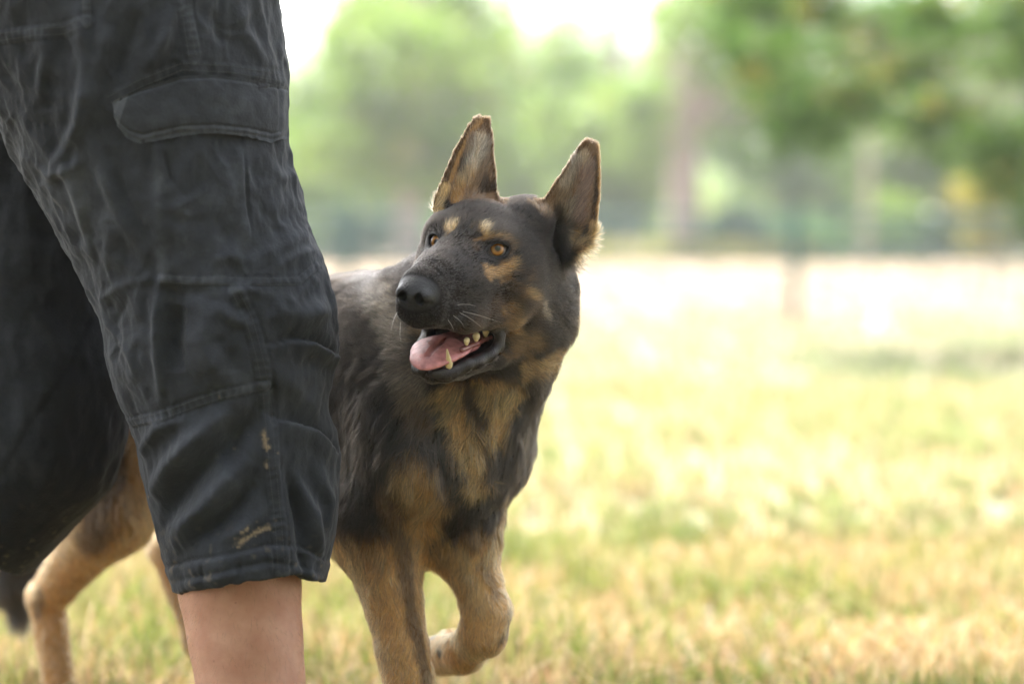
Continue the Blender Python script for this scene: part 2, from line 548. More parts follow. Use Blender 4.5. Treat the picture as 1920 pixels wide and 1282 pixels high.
for _ in range(420):
    y = 2.3 + 3.5 * random.random() ** 1.3; x = (random.random() * 2 - 1) * (0.22 * y + 0.3); a = random.random() * 6.28; l = 0.05 + 0.10 * random.random(); e = random.uniform(0.0, 0.7)
    p = np.array([x, y, 0.012 + 0.02 * random.random()]); d = np.array([math.cos(a) * math.cos(e), math.sin(a) * math.cos(e), math.sin(e)])
    sl.append([p, p + d * l * 0.5 + [0, 0, 0.004], p + d * l + [0, 0, -0.004 * l * 10]])
so = stalks(sl, 0.0010, straw_m, 'dry_stalks'); tag(so, 'loose pale dry stalks lying through the near grass', 'straw', kind='stuff')

# ---- trees
leaf_m = attr_mat('leaves', 'leaf_color', rough=0.36, spec=0.5, noise=0.2, nscale=3, translucent=0.58)
bark_m = simple_mat('bark', (0.27, 0.21, 0.20), rough=0.95, noise=0.45, nscale=9, bump=1.0, bscale=14)
def limb(F_V, F_F, P, radii, seg=8):
    P = np.array(P, float); n = len(P); i0 = len(F_V)
    for k in range(n):
        d = norm(P[min(k + 1, n - 1)] - P[max(k - 1, 0)]); a = norm(np.cross(d, [0.21, 1.0, 0.13])); b = np.cross(d, a)
        for q in range(seg):
            t = 2 * math.pi * q / seg; F_V.append(P[k] + radii[k] * (1 + 0.10 * math.sin(3 * t + k)) * (a * math.cos(t) + b * math.sin(t)))
    for k in range(n - 1):
        for q in range(seg): F_F.append((i0 + k * seg + q, i0 + k * seg + (q + 1) % seg, i0 + (k + 1) * seg + (q + 1) % seg, i0 + (k + 1) * seg + q))
def leaf_cloud(centres, radii, n, size, cols, seed, droop=0.0):
    """leaf-sized faces gathered in sprays through the volume of each bough"""
    r = np.random.default_rng(seed)
    centres = np.array(centres, float); radii = np.array(radii, float)
    if radii.ndim == 1: radii = np.repeat(radii[:, None], 3, 1)
    wgt = radii.prod(1) ** 0.8; k = r.choice(len(centres), n // 26 + 1, p=wgt / wgt.sum())
    d = norm(r.standard_normal((len(k), 3))); rad = r.random(len(k)) ** 0.45
    spray = centres[k] + d * rad[:, None] * radii[k]
    s = np.repeat(spray, 26, 0)[:n]; kk = np.repeat(k, 26)[:n]
    P = s + r.standard_normal((n, 3)) * size * 2.1 * [1, 1, 0.6]
    nrm = norm(r.standard_normal((n, 3)) + [0, 0, 0.7]); u = norm(np.cross(nrm, r.standard_normal((n, 3)))); v = np.cross(nrm, u)
    sz = size * (0.6 + 0.8 * r.random((n, 1)))
    V = np.stack([P - u * sz, P + v * sz * 0.45 + nrm * sz * 0.15, P + u * sz, P - v * sz * 0.45 + nrm * sz * 0.15], 1).reshape(-1, 3)
    F = np.arange(4 * n).reshape(-1, 4)
    j = r.random((len(spray), 1)); c0, c1, c2 = (np.array(c) for c in cols)
    sc = c0 * (1 - j) + c1 * j; yl = r.random(len(spray)) < 0.05; sc[yl] = c2
    C_ = np.repeat(sc, 26, 0)[:n] * (0.8 + 0.4 * r.random((n, 1)))
    return V, F, np.repeat(C_, 4, 0)
GREEN = ((0.095, 0.185, 0.024), (0.170, 0.260, 0.036), (0.24, 0.23, 0.04))
LIGHT = ((0.130, 0.235, 0.030), (0.225, 0.320, 0.046), (0.28, 0.27, 0.06))
COOL = ((0.080, 0.185, 0.050), (0.135, 0.250, 0.065), (0.17, 0.22, 0.06))
DARK = ((0.040, 0.098, 0.012), (0.100, 0.175, 0.022), (0.26, 0.22, 0.03))
def tree(px, d, trunk_r, height, boughs, n, size, cols, label, seed, group='trees at the edge of the wood', name='broadleaf_tree', extra=(), limb_k=1.0):
    """boughs: (photo x, photo y, depth, radius) blobs of foliage"""
    b = unproj(px, 470, d); base = np.array([b[0], b[1], float(ground_z(b[0], b[1]))])
    t = empty(name, tuple(base)); tag(t, label, 'tree', group)
    rr = random.Random(seed)
    V, F = [], []
    top = base + [rr.uniform(-0.3, 0.3), rr.uniform(-0.3, 0.3), height]
    P = [base + [0, 0, -0.1], base + [0.02, 0, 0.4], base * 0.67 + top * 0.33 + [rr.uniform(-.1, .1), 0, 0], base * 0.35 + top * 0.65, top]
    limb(V, F, P, [trunk_r * 1.35, trunk_r * 1.05, trunk_r * 0.9, trunk_r * 0.6, trunk_r * 0.15], 12)
    mesh_obj('trunk', V, np.array(F), bark_m, t)
    cs = [unproj(x, y, dd) for x, y, dd, r in boughs] + [np.array(e_[:3], float) for e_ in extra]; rs = [(r, r, r * 0.8) for *_, r in boughs] + [(e_[3], e_[3], e_[3] * 0.6) for e_ in extra]
    V, F = [], []
    for c, r in zip(cs[:14], rs[:14]):
        z = min(height * 0.9, max(0.8, c[2] - base[2] - r[2] * 0.6)); s_ = base + [0, 0, z * 0.8]
        mid = 0.5 * (s_ + c) + [0, 0, 0.1 * np.linalg.norm(c - s_)]
        limb(V, F, [s_, mid, c, c + (c - mid) * 0.5], [trunk_r * 0.35 * limb_k, trunk_r * 0.22 * limb_k, trunk_r * 0.1 * limb_k, 0.006], 6)
    mesh_obj('limbs', V, np.array(F), bark_m, t)
    LV, LF, LC = leaf_cloud(cs, rs, n, size, cols, seed)
    zmin = ground_z(LV[:, 0], LV[:, 1]) + 0.02
    LV[:, 2] = np.maximum(LV[:, 2], zmin)
    o = mesh_obj('crown', LV, LF, leaf_m, t, smooth=False); point_color(o, 'leaf_color', LC)
    return t
def blob(cx, cy, d, w, h, k, r, seed):
    q = random.Random(seed); return [(cx + q.uniform(-w, w), cy + q.uniform(-h, h), d + q.uniform(-2, 2), r * q.uniform(0.7, 1.3)) for _ in range(k)]
# the wood, from left to right
tree(430, 52, 0.30, 9, blob(360, 120, 52, 150, 200, 16, 1.15, 1) + blob(420, 350, 50, 160, 90, 8, 0.9, 2), 15000, 0.10, GREEN, 'leafy tree at the far left, mostly hidden behind the person', 21)
tree(770, 44, 0.26, 8, blob(740, 190, 44, 150, 120, 24, 0.85, 3) + blob(800, 40, 45, 130, 60, 14, 0.75, 4) + [(640, 170, 44, 0.7), (590, 240, 44, 0.7), (570, 180, 44, 0.6), (575, 120, 44, 0.5), (640, 60, 44, 0.5), (550, 230, 44, 0.6), (760, 320, 43, 0.7), (700, 340, 43, 0.6), (700, 60, 44, 0.55), (880, 60, 45, 0.6)], 24000, 0.085, LIGHT, 'round pale green tree between the person and the dog, its crown against the sky', 22)
tree(640, 58, 0.25, 7, blob(640, 330, 58, 150, 70, 16, 1.0, 5) + blob(620, 420, 57, 120, 30, 6, 0.8, 6), 14000, 0.11, COOL, 'cool green tree low behind the pale round crown, left of the dog', 23)
tree(960, 60, 0.3, 9, blob(1000, 190, 60, 150, 80, 18, 1.1, 7) + blob(980, 330, 59, 150, 80, 12, 1.1, 8) + [(1000, 110, 60, 0.7), (1050, 90, 60, 0.5), (900, 110, 60, 0.8)], 20000, 0.11, GREEN, 'broad green tree standing behind the head of the dog', 24)
tree(1160, 54, 0.25, 8, blob(1170, 300, 54, 110, 80, 14, 1.0, 9) + blob(1150, 225, 54, 90, 30, 6, 0.7, 10) + [(1060, 50, 54, 0.5), (1080, 110, 54, 0.5), (1125, 60, 54, 0.3), (1240, 140, 54, 0.5), (1215, 75, 54, 0.25), (1150, 190, 54, 0.6), (950, 40, 54, 0.4), (1245, 40, 54, 0.3), (1000, 80, 54, 0.5), (1235, 105, 54, 0.35), (1040, 110, 54, 0.5)], 16000, 0.10, LIGHT, 'yellow-green tree to the right of the ears of the dog, under bright gaps of sky', 25)
tree(1285, 49, 0.33, 9.5, blob(1350, 80, 49, 90, 90, 16, 0.75, 11) + blob(1240, 210, 50, 60, 90, 6, 0.55, 12) + [(1330, 240, 49, 0.65), (1390, 60, 49, 0.8), (1420, 150, 49, 0.8)], 13000, 0.10, LIGHT, 'tall tree with a bare pinkish brown trunk behind the wire fence', 26, name='tall_tree')
tree(1480, 58, 0.28, 8, blob(1480, 260, 58, 140, 110, 18, 1.15, 13) + blob(1440, 80, 58, 110, 110, 18, 1.1, 14) + blob(1500, 400, 57, 130, 40, 8, 0.9, 15), 20000, 0.11, COOL, 'soft grey-green tree beyond the fence, seen under the dark hanging branches', 27)
tree(1760, 50, 0.28, 8, blob(1760, 320, 50, 160, 90, 18, 0.95, 16) + blob(1800, 120, 51, 170, 130, 20, 1.0, 17) + blob(1760, 420, 49, 150, 30, 8, 0.7, 18), 20000, 0.10, GREEN, 'bright green tree at the right, behind the fence and the yellow bush', 28)
tree(2010, 46, 0.28, 8, blob(2020, 200, 46, 120, 200, 20, 1.0, 19), 10000, 0.10, GREEN, 'green tree at the right edge of the wood, cut by the frame', 29)
# a near tree whose boughs hang into the upper right
rb = random.Random(5)
hang = []
for x, y in ((1380, 20), (1420, 100), (1480, 60), (1470, 180), (1500, 240), (1560, 120), (1560, 210), (1640, 60), (1640, 170), (1720, 110), (1700, 220), (1790, 60), (1790, 200), (1800, 260), (1860, 130), (1870, 260), (1900, 340), (1930, 60), (1960, 220), (1980, 400), (2060, 300), (2050, 120), (2140, 200), (1560, 10), (1720, 10), (1880, 10), (2000, -80), (1800, -100), (1600, -90), (1500, -80), (1900, -160), (1700, -180), (2150, 0), (1430, 30), (1350, -60)):
    hang.append((x + rb.uniform(-15, 15), y + rb.uniform(-15, 15), 13.5 + rb.uniform(-1.2, 1.2), rb.uniform(0.16, 0.27)))
over = [(rb.uniform(3.6, 6.0), rb.uniform(11, 15), rb.uniform(3.2, 5.6), rb.uniform(0.35, 0.6)) for _ in range(12)]
tree(2480, 13.5, 0.22, 6.0, hang, 75000, 0.030, DARK, 'dark leafy tree with low boughs hanging into the upper right, yellowing in places', 31, group='trees standing nearer than the wood', name='overhanging_tree', extra=over, limb_k=0.14)
# a shade tree just outside the frame on the left; its crown reaches over the person and the dog
shade = [(rb.uniform(-4.2, 0.5), rb.uniform(3.0, 5.8), rb.uniform(3.9, 5.4), rb.uniform(0.42, 0.70)) for _ in range(36)] + [(rb.uniform(-3.2, -0.4), rb.uniform(3.8, 5.6), rb.uniform(4.2, 5.2), rb.uniform(0.4, 0.6)) for _ in range(14)] + [(rb.uniform(-6.5, -3.0), rb.uniform(3.5, 9.0), rb.uniform(3.6, 6.0), rb.uniform(0.5, 0.9)) for _ in range(16)]
tree(-3300, 5.2, 0.20, 6.0, [], 40000, 0.045, GREEN, 'leafy shade tree left of the frame whose crown spreads over the person and the dog', 33, group='trees standing nearer than the wood', name='shade_tree', extra=shade, limb_k=0.35)
# bushes along the foot of the wood
def bush(px, py, d, w, h, n, cols, label, seed, size=0.06):
    p = unproj(px, py, d); base = np.array([p[0], p[1], float(ground_z(p[0], p[1]))])
    t = empty('bush', tuple(base)); tag(t, label, 'bush', 'bushes along the foot of the wood')
    q = random.Random(seed)
    cs = [base + [q.uniform(-w, w), q.uniform(-0.5, 0.5), h * q.uniform(0.25, 0.8)] for _ in range(10)]
    V, F = [], []
    for c in cs: limb(V, F, [base, 0.5 * (base + c) + [0, 0, 0.1], c], [0.03, 0.02, 0.006], 5)
    mesh_obj('stems', V, np.array(F), bark_m, t)
    LV, LF, LC = leaf_cloud(cs, [(w * 0.45, 0.6, h * 0.30)] * 10, n, size, cols, seed)
    LV[:, 2] = np.maximum(LV[:, 2], base[2] + 0.01)
    o = mesh_obj('foliage', LV, LF, leaf_m, t, smooth=False); point_color(o, 'leaf_color', LC)
SHADE = ((0.035, 0.075, 0.045), (0.055, 0.110, 0.058), (0.08, 0.12, 0.05))  # dark teal leaf tones: the shadows under the trees put into the colour
YEL = ((0.22, 0.21, 0.03), (0.34, 0.29, 0.04), (0.38, 0.32, 0.06))
for a in ((640, 450, 50, 1.1, 1.2, 4000, SHADE, 'dark teal bush just right of the knee of the person', 41, 0.08), (900, 450, 52, 1.9, 1.1, 4500, COOL, 'low green bush behind the head of the dog', 42, 0.08),
          (1160, 440, 52, 1.1, 1.1, 4500, SHADE, 'dark blue-green bush between the dog and the bare trunk', 43, 0.08), (1400, 440, 50, 0.8, 1.1, 4000, SHADE, 'dark rounded bush right of the bare trunk', 44, 0.08),
          (1590, 445, 51, 1.6, 1.0, 4000, COOL, 'grey-green bush right of the fence post', 45, 0.08), (1735, 440, 50, 1.0, 1.1, 4000, SHADE, 'dark bush behind the fence at the right, left of the yellow tree', 46, 0.08),
          (1900, 450, 50, 1.2, 1.0, 4000, SHADE, 'low dark bush at the right edge of the view', 48, 0.08), (1290, 470, 47, 2.2, 0.35, 2500, YEL, 'low yellow growth at the foot of the bare trunk', 49, 0.07)):
    bush(*a)
tree(1858, 27, 0.03, 1.5, [(1850, 355, 27, 0.16), (1872, 338, 27, 0.14), (1835, 375, 27, 0.12), (1840, 440, 27, 0.12)], 2600, 0.05, YEL, 'small yellow-leaved tree near the right edge, under the dark boughs', 47, name='yellow_sapling')
# a thin trunk among the trees
V, F = [], []
b0 = unproj(1622, 470, 40); b0[2] = ground_z(b0[0], b0[1])
tt = empty('sapling', tuple(b0)); tag(tt, 'slender bare-stemmed tree right of the fence post, behind the wire', 'tree', 'trees at the edge of the wood')
limb(V, F, [b0, b0 + [0.05, 0, 1.5], b0 + [-0.03, 0, 3.4], b0 + [0.1, 0, 5]], [0.06, 0.05, 0.04, 0.01], 8); mesh_obj('trunk', V, np.array(F), bark_m, tt)
LV, LF, LC = leaf_cloud([b0 + [0.1, 0, 4.0], b0 + [-0.4, 0, 3.5], b0 + [0.5, 0, 3.3]], [0.7, 0.5, 0.5], 3000, 0.06, COOL, 77)
o = mesh_obj('crown', LV, LF, leaf_m, tt, smooth=False); point_color(o, 'leaf_color', LC)
# the deep wood behind them all
WV, WF, WC = leaf_cloud([(x, 92 + random.uniform(-6, 6), 1.5 + random.uniform(-0.6, 1.6)) for x in np.linspace(-40, 40, 50)], [(3.0, 3.0, 2.1)] * 50, 60000, 0.20, LIGHT, 55)
WV[:, 2] = np.maximum(WV[:, 2], 0.36)
wood = mesh_obj('far_wood', WV, WF, leaf_m, smooth=False); point_color(wood, 'leaf_color', WC); tag(wood, 'hazy far wood closing the field behind the nearer trees', 'wood', kind='stuff')

# unseen bank of leaves added behind the camera to cut the frontal sky light
BV, BF, BC_ = leaf_cloud([(x, -9 + random.uniform(-2, 2), z + random.uniform(-0.8, 0.8)) for x in np.linspace(-9, 22, 19) for z in (1.5, 4.5, 7.5)], [(1.9, 1.6, 2.0)] * 57, 60000, 0.17, DARK, 56)
BV[:, 2] = np.maximum(BV[:, 2], 0.02)
rear_blocker = mesh_obj('rear_light_blocker', BV, BF, leaf_m, smooth=False); point_color(rear_blocker, 'leaf_color', BC_); tag(rear_blocker, 'unseen dark foliage added behind the camera to cut the frontal light', 'wood', kind='stuff')

# ---- the wire fence across the field
fence = empty('wire_fence', (0, 20, 0)); tag(fence, 'low green wire mesh fence with slim posts across the field', 'fence')
fm_ = simple_mat('green_coated_steel', (0.02, 0.075, 0.065), rough=0.4, spec=0.5)
def box(c, s):
    c = np.array(c, float); s = np.array(s, float) / 2
    V = [c + s * np.array(k) for k in ((-1, -1, -1), (1, -1, -1), (1, 1, -1), (-1, 1, -1), (-1, -1, 1), (1, -1, 1), (1, 1, 1), (-1, 1, 1))]
    return V, [(0, 3, 2, 1), (4, 5, 6, 7), (0, 1, 5, 4), (1, 2, 6, 5), (2, 3, 7, 6), (3, 0, 4, 7)]
fx = float(unproj(1490, 470, 20)[0])
for k in range(-5, 4):
    V, F = box((fx + k * 3.7, 20, 0.46), (0.09, 0.06, 0.96)); V2, F2 = box((fx + k * 3.7, 20, 0.95), (0.10, 0.07, 0.02))
    mesh_obj('post', V + V2, np.array(F + [tuple(i + 8 for i in f) for f in F2]), fm_, fence, smooth=False)
for z in (0.905, 0.73, 0.54, 0.34, 0.14):
    V, F = [], []; P = [(x, 19.965, z + 0.008 * math.sin(x * 1.7)) for x in np.linspace(fx - 18.5, fx + 11.1, 60)]
    limb(V, F, P, [0.018 if z > 0.5 else 0.008] * 60, 6); mesh_obj('wire', V, np.array(F), fm_, fence)
V, F = [], []
for x in np.arange(fx - 18.5, fx + 11.1, 0.06):
    v, f = box((x, 19.957, 0.50), (0.008, 0.005, 0.82)); i = len(V); V += v; F += [tuple(a + i for a in q) for q in f]
o = mesh_obj('upright_wire', V, np.array(F), fm_, fence, smooth=False); tag(o, kind='stuff')
# ---- the air over the field
hz, hnt, hN, hL, hout = new_mat('field_haze')
hv = hN.new('ShaderNodeVolumePrincipled'); hv.inputs['Density'].default_value = 0.0014; hv.inputs['Color'].default_value = (0.96, 1.0, 0.95, 1); hv.inputs['Anisotropy'].default_value = 0.2
hL.new(hv.outputs[0], hout.inputs['Volume'])
V, F = box((0, 50, 7.5), (120, 106, 19)); haze = mesh_obj('haze', V, F, hz, smooth=False); tag(haze, 'pale summer haze hanging over the field and wood', 'haze', kind='stuff')
# ---- small white marker out in the field
mk = empty('marker_stake', (float(unproj(1648, 600, 15)[0]), 15, 0)); tag(mk, 'small white marker stake with two bright round discs, out of focus in the field', 'marker')
wm_ = simple_mat('white_plastic', (0.85, 0.85, 0.87), rough=0.18, spec=0.7, coat=0.6)
mx_ = float(unproj(1648, 600, 15)[0])
V, F = [], []; limb(V, F, [(mx_, 15, -0.02), (mx_, 15, 0.36)], [0.006, 0.006], 8); mesh_obj('stake', V, np.array(F), wm_, mk)
for z in (0.315, 0.145):
    V, F = uv_sphere_((mx_, 14.985, z), (0.06, 0.03, 0.06)); mesh_obj('disc', V, F, wm_, mk)
# ================================================================== THE DOG
# head frame: x forward, y to the dog's left, z up, centimetres
HS = 1.036
_y, _p, _r = -2.03, -0.15, -0.15
_Rz = np.array([[math.cos(_y), -math.sin(_y), 0], [math.sin(_y), math.cos(_y), 0], [0, 0, 1]])
_Ry = np.array([[math.cos(_p), 0, -math.sin(_p)], [0, 1, 0], [math.sin(_p), 0, math.cos(_p)]])
_Rx = np.array([[1, 0, 0], [0, math.cos(_r), -math.sin(_r)], [0, math.sin(_r), math.cos(_r)]])
HR = _Rz @ _Ry @ _Rx
HT = np.array([-0.0458, 2.56, 0.6225])
def h2w(p): return (np.asarray(p, float) * 0.01 * HS) @ HR.T + HT
def w2h(P): return ((np.asarray(P, float) - HT) @ HR) * 100 / HS
CM = 0.01 * HS
# body frame: a forward, b left, z up, metres
FW = np.array([0.70, -0.714, 0.0]); LF = np.array([0.714, 0.70, 0.0]); BC = np.array([-0.075, 2.72, 0.0])
BR = np.stack([FW, LF, np.array([0, 0, 1.0])], 1)
def b2w(a, b, z): return BC + a * FW + b * LF + np.array([0, 0, z])
def w2b(P): return (np.asarray(P) - BC) @ BR

D = Field()
def hE(c, r, op='u', k=1.0, rot=None):
    Rm = HR if rot is None else HR @ rot
    D.ellipsoid(h2w(c), np.array(r) * CM, Rm, op, k * CM)
def hC(a, b, ra, rb, op='u', k=1.0, flat=None):
    D.cone(h2w(a), h2w(b), ra * CM, rb * CM, op, k * CM, None if flat is None else (HR @ np.array(flat[0], float), flat[1]))
def bE(c, r, op='u', k=0.04): D.ellipsoid(b2w(*c), r, BR, op, k)
def bC(a, b, ra, rb, op='u', k=0.03, flat=None): D.cone(b2w(*a), b2w(*b), ra, rb, op, k, flat)
def rotz(t): c, s = math.cos(t), math.sin(t); return np.array([[c, -s, 0], [s, c, 0], [0, 0, 1]])
def roty(t): c, s = math.cos(t), math.sin(t); return np.array([[c, 0, s], [0, 1, 0], [-s, 0, c]])

# ---- trunk
bE((-0.17, 0, 0.435), (0.24, 0.098, 0.150))
bE((-0.02, -0.012, 0.400), (0.112, 0.080, 0.130))
bE((-0.42, 0, 0.455), (0.20, 0.082, 0.105))
bE((-0.57, 0, 0.465), (0.13, 0.088, 0.112))
bC((-0.14, 0, 0.530), (-0.55, 0, 0.530), 0.052, 0.045)
# ---- shoulders, upper arms
for s in (-1, 1):
    bE((-0.050, -0.068 if s < 0 else 0.046, 0.415), (0.080, 0.042, 0.120), k=0.035)
bC((0.03, -0.072, 0.385), (-0.045, -0.080, 0.315), 0.050, 0.045)
bC((0.01, 0.050, 0.385), (-0.060, 0.062, 0.330), 0.046, 0.040)
# right foreleg, planted
bC((-0.030, -0.076, 0.320), (0.002, -0.068, 0.180), 0.046, 0.0265, k=0.03)
bC((0.002, -0.068, 0.180), (0.010, -0.067, 0.150), 0.0275, 0.0265, k=0.012)
bC((0.010, -0.067, 0.150), (0.030, -0.067, 0.060), 0.0235, 0.022, k=0.012)
bE((0.050, -0.067, 0.026), (0.048, 0.034, 0.026), k=0.02)
for t in (-0.024, -0.008, 0.008, 0.024):
    bC((0.055, -0.067 + t, 0.030), (0.092 - abs(t) * 0.5, -0.067 + t * 1.15, 0.014), 0.012, 0.011, k=0.006)
# left foreleg, lifted and folded at the wrist
_el = unproj(862, 985, 2.72); _wr = unproj(912, 1165, 2.70); _ps = unproj(868, 1222, 2.75); _pw = unproj(828, 1226, 2.80)
D.cone(b2w(-0.040, 0.055, 0.350), _el, 0.046, 0.037, k=0.03)
D.cone(_el, _wr + [0, 0, 0.012], 0.037, 0.0235, k=0.03)
D.cone(_wr + [0, 0, 0.012], _wr + [-0.004, 0, -0.012], 0.0255, 0.0250, k=0.012)
D.cone(_wr + [-0.004, 0, -0.012], _ps, 0.024, 0.0205, k=0.012)
D.cone(_ps, _pw, 0.0215, 0.0230, k=0.012)
_pd = (_pw - _ps) / np.linalg.norm(_pw - _ps)
for i, t in enumerate((-0.021, -0.007, 0.007, 0.021)):
    side = np.array([0.45, 0.80, 0.35]); side = side - (side @ _pd) * _pd; side /= np.linalg.norm(side)
    D.cone(_pw + side * t, _pw + side * t * 1.1 + _pd * (0.024 - abs(t) * 0.3) + [0, 0, 0.008], 0.0115, 0.0095, k=0.006)
# ---- hindquarters
for s in (-1, 1):
    bE((-0.565, s * 0.060, 0.430), (0.105, 0.052, 0.125), k=0.04)
# right hind leg (near the camera), pushing off behind
bC((-0.560, -0.082, 0.400), (-0.530, -0.085, 0.290), 0.075, 0.050)
bC((-0.530, -0.085, 0.290), (-0.660, -0.078, 0.185), 0.050, 0.026, k=0.03)
bC((-0.660, -0.078, 0.185), (-0.695, -0.075, 0.165), 0.026, 0.021, k=0.012)
bC((-0.690, -0.075, 0.165), (-0.662, -0.075, 0.055), 0.024, 0.0195, k=0.012)
bE((-0.640, -0.075, 0.026), (0.045, 0.030, 0.024), k=0.015)
for t in (-0.022, -0.007, 0.007, 0.022):
    bC((-0.635, -0.075 + t, 0.028), (-0.600 - abs(t) * 0.5, -0.075 + t * 1.1, 0.014), 0.0115, 0.0105, k=0.006)
# left hind leg, swinging forward
bC((-0.550, 0.078, 0.400), (-0.470, 0.080, 0.330), 0.072, 0.048)
bC((-0.470, 0.080, 0.330), (-0.600, 0.070, 0.235), 0.046, 0.025, k=0.03)
bC((-0.600, 0.070, 0.235), (-0.628, 0.068, 0.222), 0.024, 0.018, k=0.012)
bC((-0.620, 0.068, 0.222), (-0.545, 0.066, 0.110), 0.0215, 0.0190, k=0.012)
bC((-0.545, 0.066, 0.110), (-0.500, 0.066, 0.085), 0.021, 0.023, k=0.012)
for t in (-0.020, -0.007, 0.007, 0.020):
    bC((-0.510, 0.066 + t, 0.090), (-0.475, 0.066 + t * 1.1, 0.072), 0.011, 0.010, k=0.006)
# tail, hanging
_tail = [((-0.66, 0, 0.500), 0.030), ((-0.74, 0, 0.440), 0.026), ((-0.82, 0, 0.330), 0.030), ((-0.865, 0, 0.240), 0.034), ((-0.88, 0, 0.175), 0.030), ((-0.875, 0, 0.125), 0.012)]
for (p, r), (q, s) in zip(_tail[:-1], _tail[1:]): bC(p, q, r, s, k=0.02)

# ---- neck and ruff
_nb = h2w((-9.5, 0, -4.5))
D.cone(b2w(-0.10, 0, 0.475), _nb, 0.098, 0.062, k=0.05)
D.cone(b2w(0.015, 0, 0.430), h2w((-6.5, 0.3, -9.5)), 0.078, 0.060, k=0.04)
D.cone(b2w(0.01, 0.030, 0.43), h2w((-9.5, 2.2, -8.0)), 0.050, 0.044, k=0.04)
D.cone(b2w(0.00, -0.055, 0.43), h2w((-9.5, -4.0, -8.0)), 0.055, 0.048, k=0.04)

# ---- skull
hE((-4.6, 0, -0.9), (6.6, 6.1, 5.5))
hE((-1.6, 0, 0.2), (3.9, 4.7, 3.7), k=1.5)
hE((-0.9, -3.9, 0.1), (1.9, 1.6, 2.4), k=1.0)
for s in (-1, 1):
    hE((-0.1, s * 2.7, 1.7), (1.7, 1.7, 1.15), k=1.2)          # brow
    hE((-3.6, s * 4.5, -3.6), (4.3, 2.7, 4.0), k=1.6)          # cheek
    hE((-6.6, s * 4.2, -5.2), (3.6, 2.5, 4.2), k=2.0)          # cheek ruff
    hE((1.6, s * 2.5, -2.8), (4.4, 1.9, 2.4), k=1.8)
    hE((-6.6, s * 3.3, 2.5), (2.8, 2.6, 2.4), k=1.5)           # muscle at the ear base           # below the eye
# ---- muzzle
hC((-0.5, 0, -2.9), (9.2, 0, -3.6), 4.0, 2.65, k=2.0, flat=((0, 1, 0), 0.98))
hC((-0.5, 0, -0.6), (9.2, 0, -2.3), 2.6, 1.75, k=2.0)
for s in (-1, 1):
    hC((9.6, s * 1.2, -4.9), (4.5, s * 2.15, -5.7), 1.4, 1.75, k=1.0)
    hC((4.5, s * 2.15, -5.7), (-1.2, s * 3.8, -6.1), 1.75, 2.0, k=1.2)
hE((10.2, 0, -5.0), (1.2, 1.5, 1.5), k=0.6)
# ---- lower jaw
for s in (-1, 1):
    hC((-5.5, s * 3.8, -8.2), (-1.2, s * 3.0, -11.0), 2.4, 1.15, k=1.6)
    hC((-1.2, s * 3.0, -11.0), (5.6, s * 1.25, -11.75), 1.2, 1.0, k=0.6)
hC((-5.0, 0, -10.2), (1.0, 0, -12.0), 3.0, 1.5, k=1.4)
hC((0.5, 0, -12.1), (6.4, 0, -11.9), 1.35, 1.0, k=0.8)
# ---- mouth opening
hC((0.2, 0, -8.9), (3.0, 0, -9.4), 1.05, 1.45, op='s', k=0.5, flat=((0, 1, 0), 3.8))
hC((3.0, 0, -9.4), (9.5, 0, -9.3), 1.55, 2.0, op='s', k=0.5, flat=((0, 1, 0), 2.2))
hC((-3.0, 0, -9.6), (4.8, 0, -10.6), 1.6, 0.9, op='s', k=0.4, flat=((0, 1, 0), 1.4))
def ray_h(px, py, y):
    o_ = w2h(np.array([0, 0, CAM_H])); d_ = w2h(unproj(px, py, 2.5)) - o_
    return o_ + d_ * (y - o_[1]) / d_[1]
LIP_A = [(*ray_h(x, y, l), r) for x, y, l, r in ((926, 618, 3.8, 0.34), (938, 630, 4.2, 0.42), (935, 648, 4.15, 0.50), (919, 665, 3.85, 0.58), (896, 678, 3.3, 0.62), (874, 683, 2.8, 0.50), (866, 686, 2.6, 0.32))]
LIP_B = [(*ray_h(x, y, l), r) for x, y, l, r in ((866, 692, 2.45, 0.42), (850, 696, 2.05, 0.50), (832, 700, 1.5, 0.48), (812, 700, 0.7, 0.42))]
# hanging lower lip, doubled and scalloped, on both sides
for s in (-1, 1):
    for seg in (LIP_A, LIP_B):
        D.chain([(h2w((x, s * y, z)), r * 0.86 * CM) for x, y, z, r in seg], k=0.75 * CM)
# ---- nose
hE((10.55, 0, -2.85), (1.55, 1.68, 1.28), k=0.6)
for s in (-1, 1):
    hE((11.3, s * 1.20, -2.95), (0.95, 0.75, 0.85), k=0.3)
    hE((12.0, s * 0.90, -3.15), (1.05, 0.46, 0.54), op='s', k=0.15)
    hC((12.0, s * 1.25, -3.3), (11.0, s * 2.1, -3.7), 0.15, 0.12, op='s', k=0.12)
hC((12.4, 0, -3.4), (11.3, 0, -6.3), 0.12, 0.12, op='s', k=0.3)

